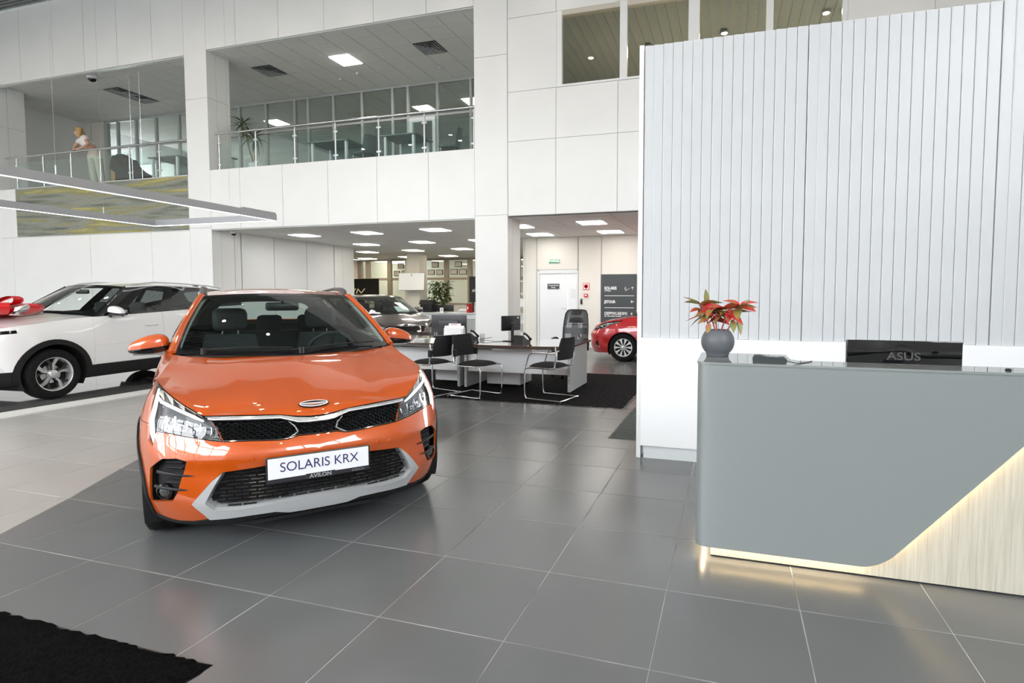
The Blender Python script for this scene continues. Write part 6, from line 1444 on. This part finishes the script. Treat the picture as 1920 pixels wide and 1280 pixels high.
hdc = Vector((-.445,-.13,1.52)); MB().sphere(hdc+Vector((-.02,-.045,-.02)),.016,.022,.02).build('nose', M_skin, wm, 60)
for s in (-1,1): MB().sphere(hdc+Vector((.028*s-.015,-.045,.012)),.008,.005,.005,8,6).build('eye', mat('eye_dark', (.05,.03,.02), .3), wm, 60)
MB().sphere(hdc+Vector((-.02,-.048,-.055)),.018,.006,.005,10,6).build('mouth', mat('lips', (.40,.10,.09), .5), wm, 60)
for s in (-1,1): MB().bbox((-.10 if s < 0 else .15)-.045,(-.10 if s < 0 else .15)+.045,-.10,.14,.0,.06,.02).build('shoe', M_white, wm, 50)
# dark lounge chair beside her
lc = thing('lounge_chair', 'dark sloping lounge chair behind the railing beside the woman', 'chair', (-14.4,9.15,GF)); M_lc = mat('dark_upholstery', (.014,.016,.017), .6)
def lcf(u, v): 
    P_ = [(0,.10),(-.02,.55),(.05,.80),(.16,.82),(.30,.62),(.55,.44),(.95,.30),(1.05,.22)]; c = catmull([(a,0,b) for a,b in P_],4); q = c[min(len(c)-1,int(u*(len(c)-1)+.5))]; return Vector((q.x, .05+.62*v, q.z))
b = MB().grid(lcf, [k/28 for k in range(29)], [0,.15,.5,.85,1]); b.add([lcf(k/28,0) for k in range(29)]+[(1.05,.05,.10)], [tuple(range(30))]); b.add([lcf(k/28,1) for k in range(29)]+[(1.05,.67,.10)], [tuple(range(30))]); b.build('shell', M_lc, lc, 60)
MB().sphere((.06,.36,.84),.10,.22,.10).build('headrest', M_lc, lc, 60); MB().box(.05,1.0,.1,.62,.06,.11).build('base', M_black, lc)
for x in (.12,.92):
    for y in (.14,.58): MB().cyl((x,y,0),(x,y,.06),.02,8).build('foot', M_steel, lc)
MB().grid(lambda u,v: Vector((.02+.16*u,.035,.16+.30*v-.1*u)), [0,.5,1], [0,.5,1]).build('wood_inlay', mat('light_wood', (.45,.28,.12), .5), lc)
# posters in the left bay
t = thing('dark_poster', 'dark framed poster on the wall of the left gallery bay', 'poster', (0,0,0)); MB().box(-20.9,-20.35,YP-.03,YP-.002,5.05,5.95).build('frame', M_black, t); MB().box(-20.84,-20.41,YP-.034,YP-.03,5.1,5.6).build('print', mat('dim_print', (.12,.11,.10), .5, build=noise_col((.05,.05,.05),(.22,.2,.17),4)), t)
# mural
def mural(nt, b):
    tc = nt.nodes.new('ShaderNodeTexCoord'); mp = nt.nodes.new('ShaderNodeMapping'); mp.inputs['Rotation'].default_value = (0,rad(-9),0); mp.inputs['Scale'].default_value = (.30,1,4.2)
    wv = nt.nodes.new('ShaderNodeTexNoise'); wv.inputs['Scale'].default_value = 1.5; wv.inputs['Detail'].default_value = 7; wv.inputs['Distortion'].default_value = .45
    rp = nt.nodes.new('ShaderNodeValToRGB'); e = rp.color_ramp.elements; e[0].position = .28; e[0].color = (.075,.08,.07,1); e[1].position = .72; e[1].color = (.50,.42,.16,1)
    for p, c in ((.40,(.17,.19,.15,1)),(.50,(.28,.29,.26,1)),(.58,(.26,.25,.10,1)),(.64,(.40,.36,.15,1))): q = e.new(p); q.color = c
    n2 = nt.nodes.new('ShaderNodeTexNoise'); n2.inputs['Scale'].default_value = 22; n2.inputs['Detail'].default_value = 6; mx = nt.nodes.new('ShaderNodeMix'); mx.data_type = 'RGBA'; mx.blend_type = 'OVERLAY'; mx.inputs[0].default_value = .5
    L = nt.links.new; L(tc.outputs['Object'], mp.inputs[0]); L(mp.outputs[0], wv.inputs['Vector']); L(wv.outputs['Fac'], rp.inputs[0]); L(tc.outputs['Object'], n2.inputs['Vector']); L(rp.outputs[0], mx.inputs[6]); L(n2.outputs['Color'], mx.inputs[7]); L(mx.outputs[2], b.inputs['Base Color'])
mu = thing('wall_mural', 'wide olive and yellow landscape mural below the left gallery railing', 'mural', (0,0,0)); MB().box(-17.35,-10.97,YF-.012,YF-.001,3.07,4.40).build('print', mat('landscape_print', (.3,.3,.2), .35, build=mural), mu); MB().box(-17.36,-10.96,YF-.016,YF-.001,4.40,4.43).build('top_rail', M_alu, mu)
# pendant light frame
pl_ = thing('pendant_light', 'large rectangular silver light frame hanging over the white SUV', 'pendant light', (0,0,0)); zf = 2.90; M_strip = glow('pendant_strip', (.95,.97,1), 2.2); M_bar = mat('pendant_silver', (.40,.41,.43), .35, .3)
xa, xb, ya, yb = -9.84,-6.60,-1.5,6.95
for (x0,x1,y0,y1) in ((xb-.06,xb,ya,yb),(xa,xa+.06,ya,yb),(xa+.06,xb-.06,yb-.06,yb),(xa+.06,xb-.06,ya,ya+.06)):
    MB().box(x0,x1,y0,y1,zf+.012,zf+.135).build('bar', M_bar, pl_); MB().box(x0+.008,x1-.008,y0+.008,y1-.008,zf+.006,zf+.012).build('light_strip', M_strip, pl_)
MB().bbox(xb-.058,xb-.002,yb-.8,yb-.02,zf+.135,zf+.165,.004).build('driver_box', M_bar, pl_)
for x in (xa+.03,xb-.03):
    for y in (.5,3.2,5.9): MB().cyl((x,y,zf+.13),(x,y,CE),.0015,6).build('hanger', M_grey, pl_); MB().cyl((x,y,zf+.13),(x,y,zf+.26),.008,8).build('hanger_grip', M_white, pl_)
# cameras, detectors, cables
def dome(label, x, y, z, s):
    t = thing('dome_camera', label, 'camera', (x,y,z)); MB().lathe([(.0005,0),(.10*s,0),(.10*s,-.05*s),(.085*s,-.07*s)],24,cap=False).build('housing', M_white, t, 40); MB().sphere((0,0,-.065*s),.075*s,.075*s,.07*s).build('dome', M_blackgloss, t, 60)
dome('black dome camera under the left gallery lintel', -14.66,9.0,7.379,1.25); dome('small dome camera under the ceiling by the left column', -9.95,9.02,3.035,.8)
for (x, y, lb) in ((-8.3,11.1,'smoke detector left of the gallery light panel'),(-7.6,10.9,'smoke detector behind the gallery light panel'),(-5.3,11.2,'smoke detector near the right gallery diffuser')):
    t = thing('smoke_detector', lb, 'detector', (x,y,GC)); MB().lathe([(.0005,0),(.055,0),(.055,-.02),(.035,-.04),(.0005,-.042)],18,cap=False).build('body', M_white, t, 40); MB().lathe([(.012,-.042),(.010,-.05),(.0005,-.051)],10).build('sensor', M_grey, t)
for i, x in enumerate((-13.2,-12.85)):
    t = MB().cyl((x,8.93,GF+.0),(x,8.93,7.31),.008,6).build('steel_cable', M_steel); tag(t, ('left' if i == 0 else 'right')+' one of two thin steel cables in the left gallery bay', 'cable')
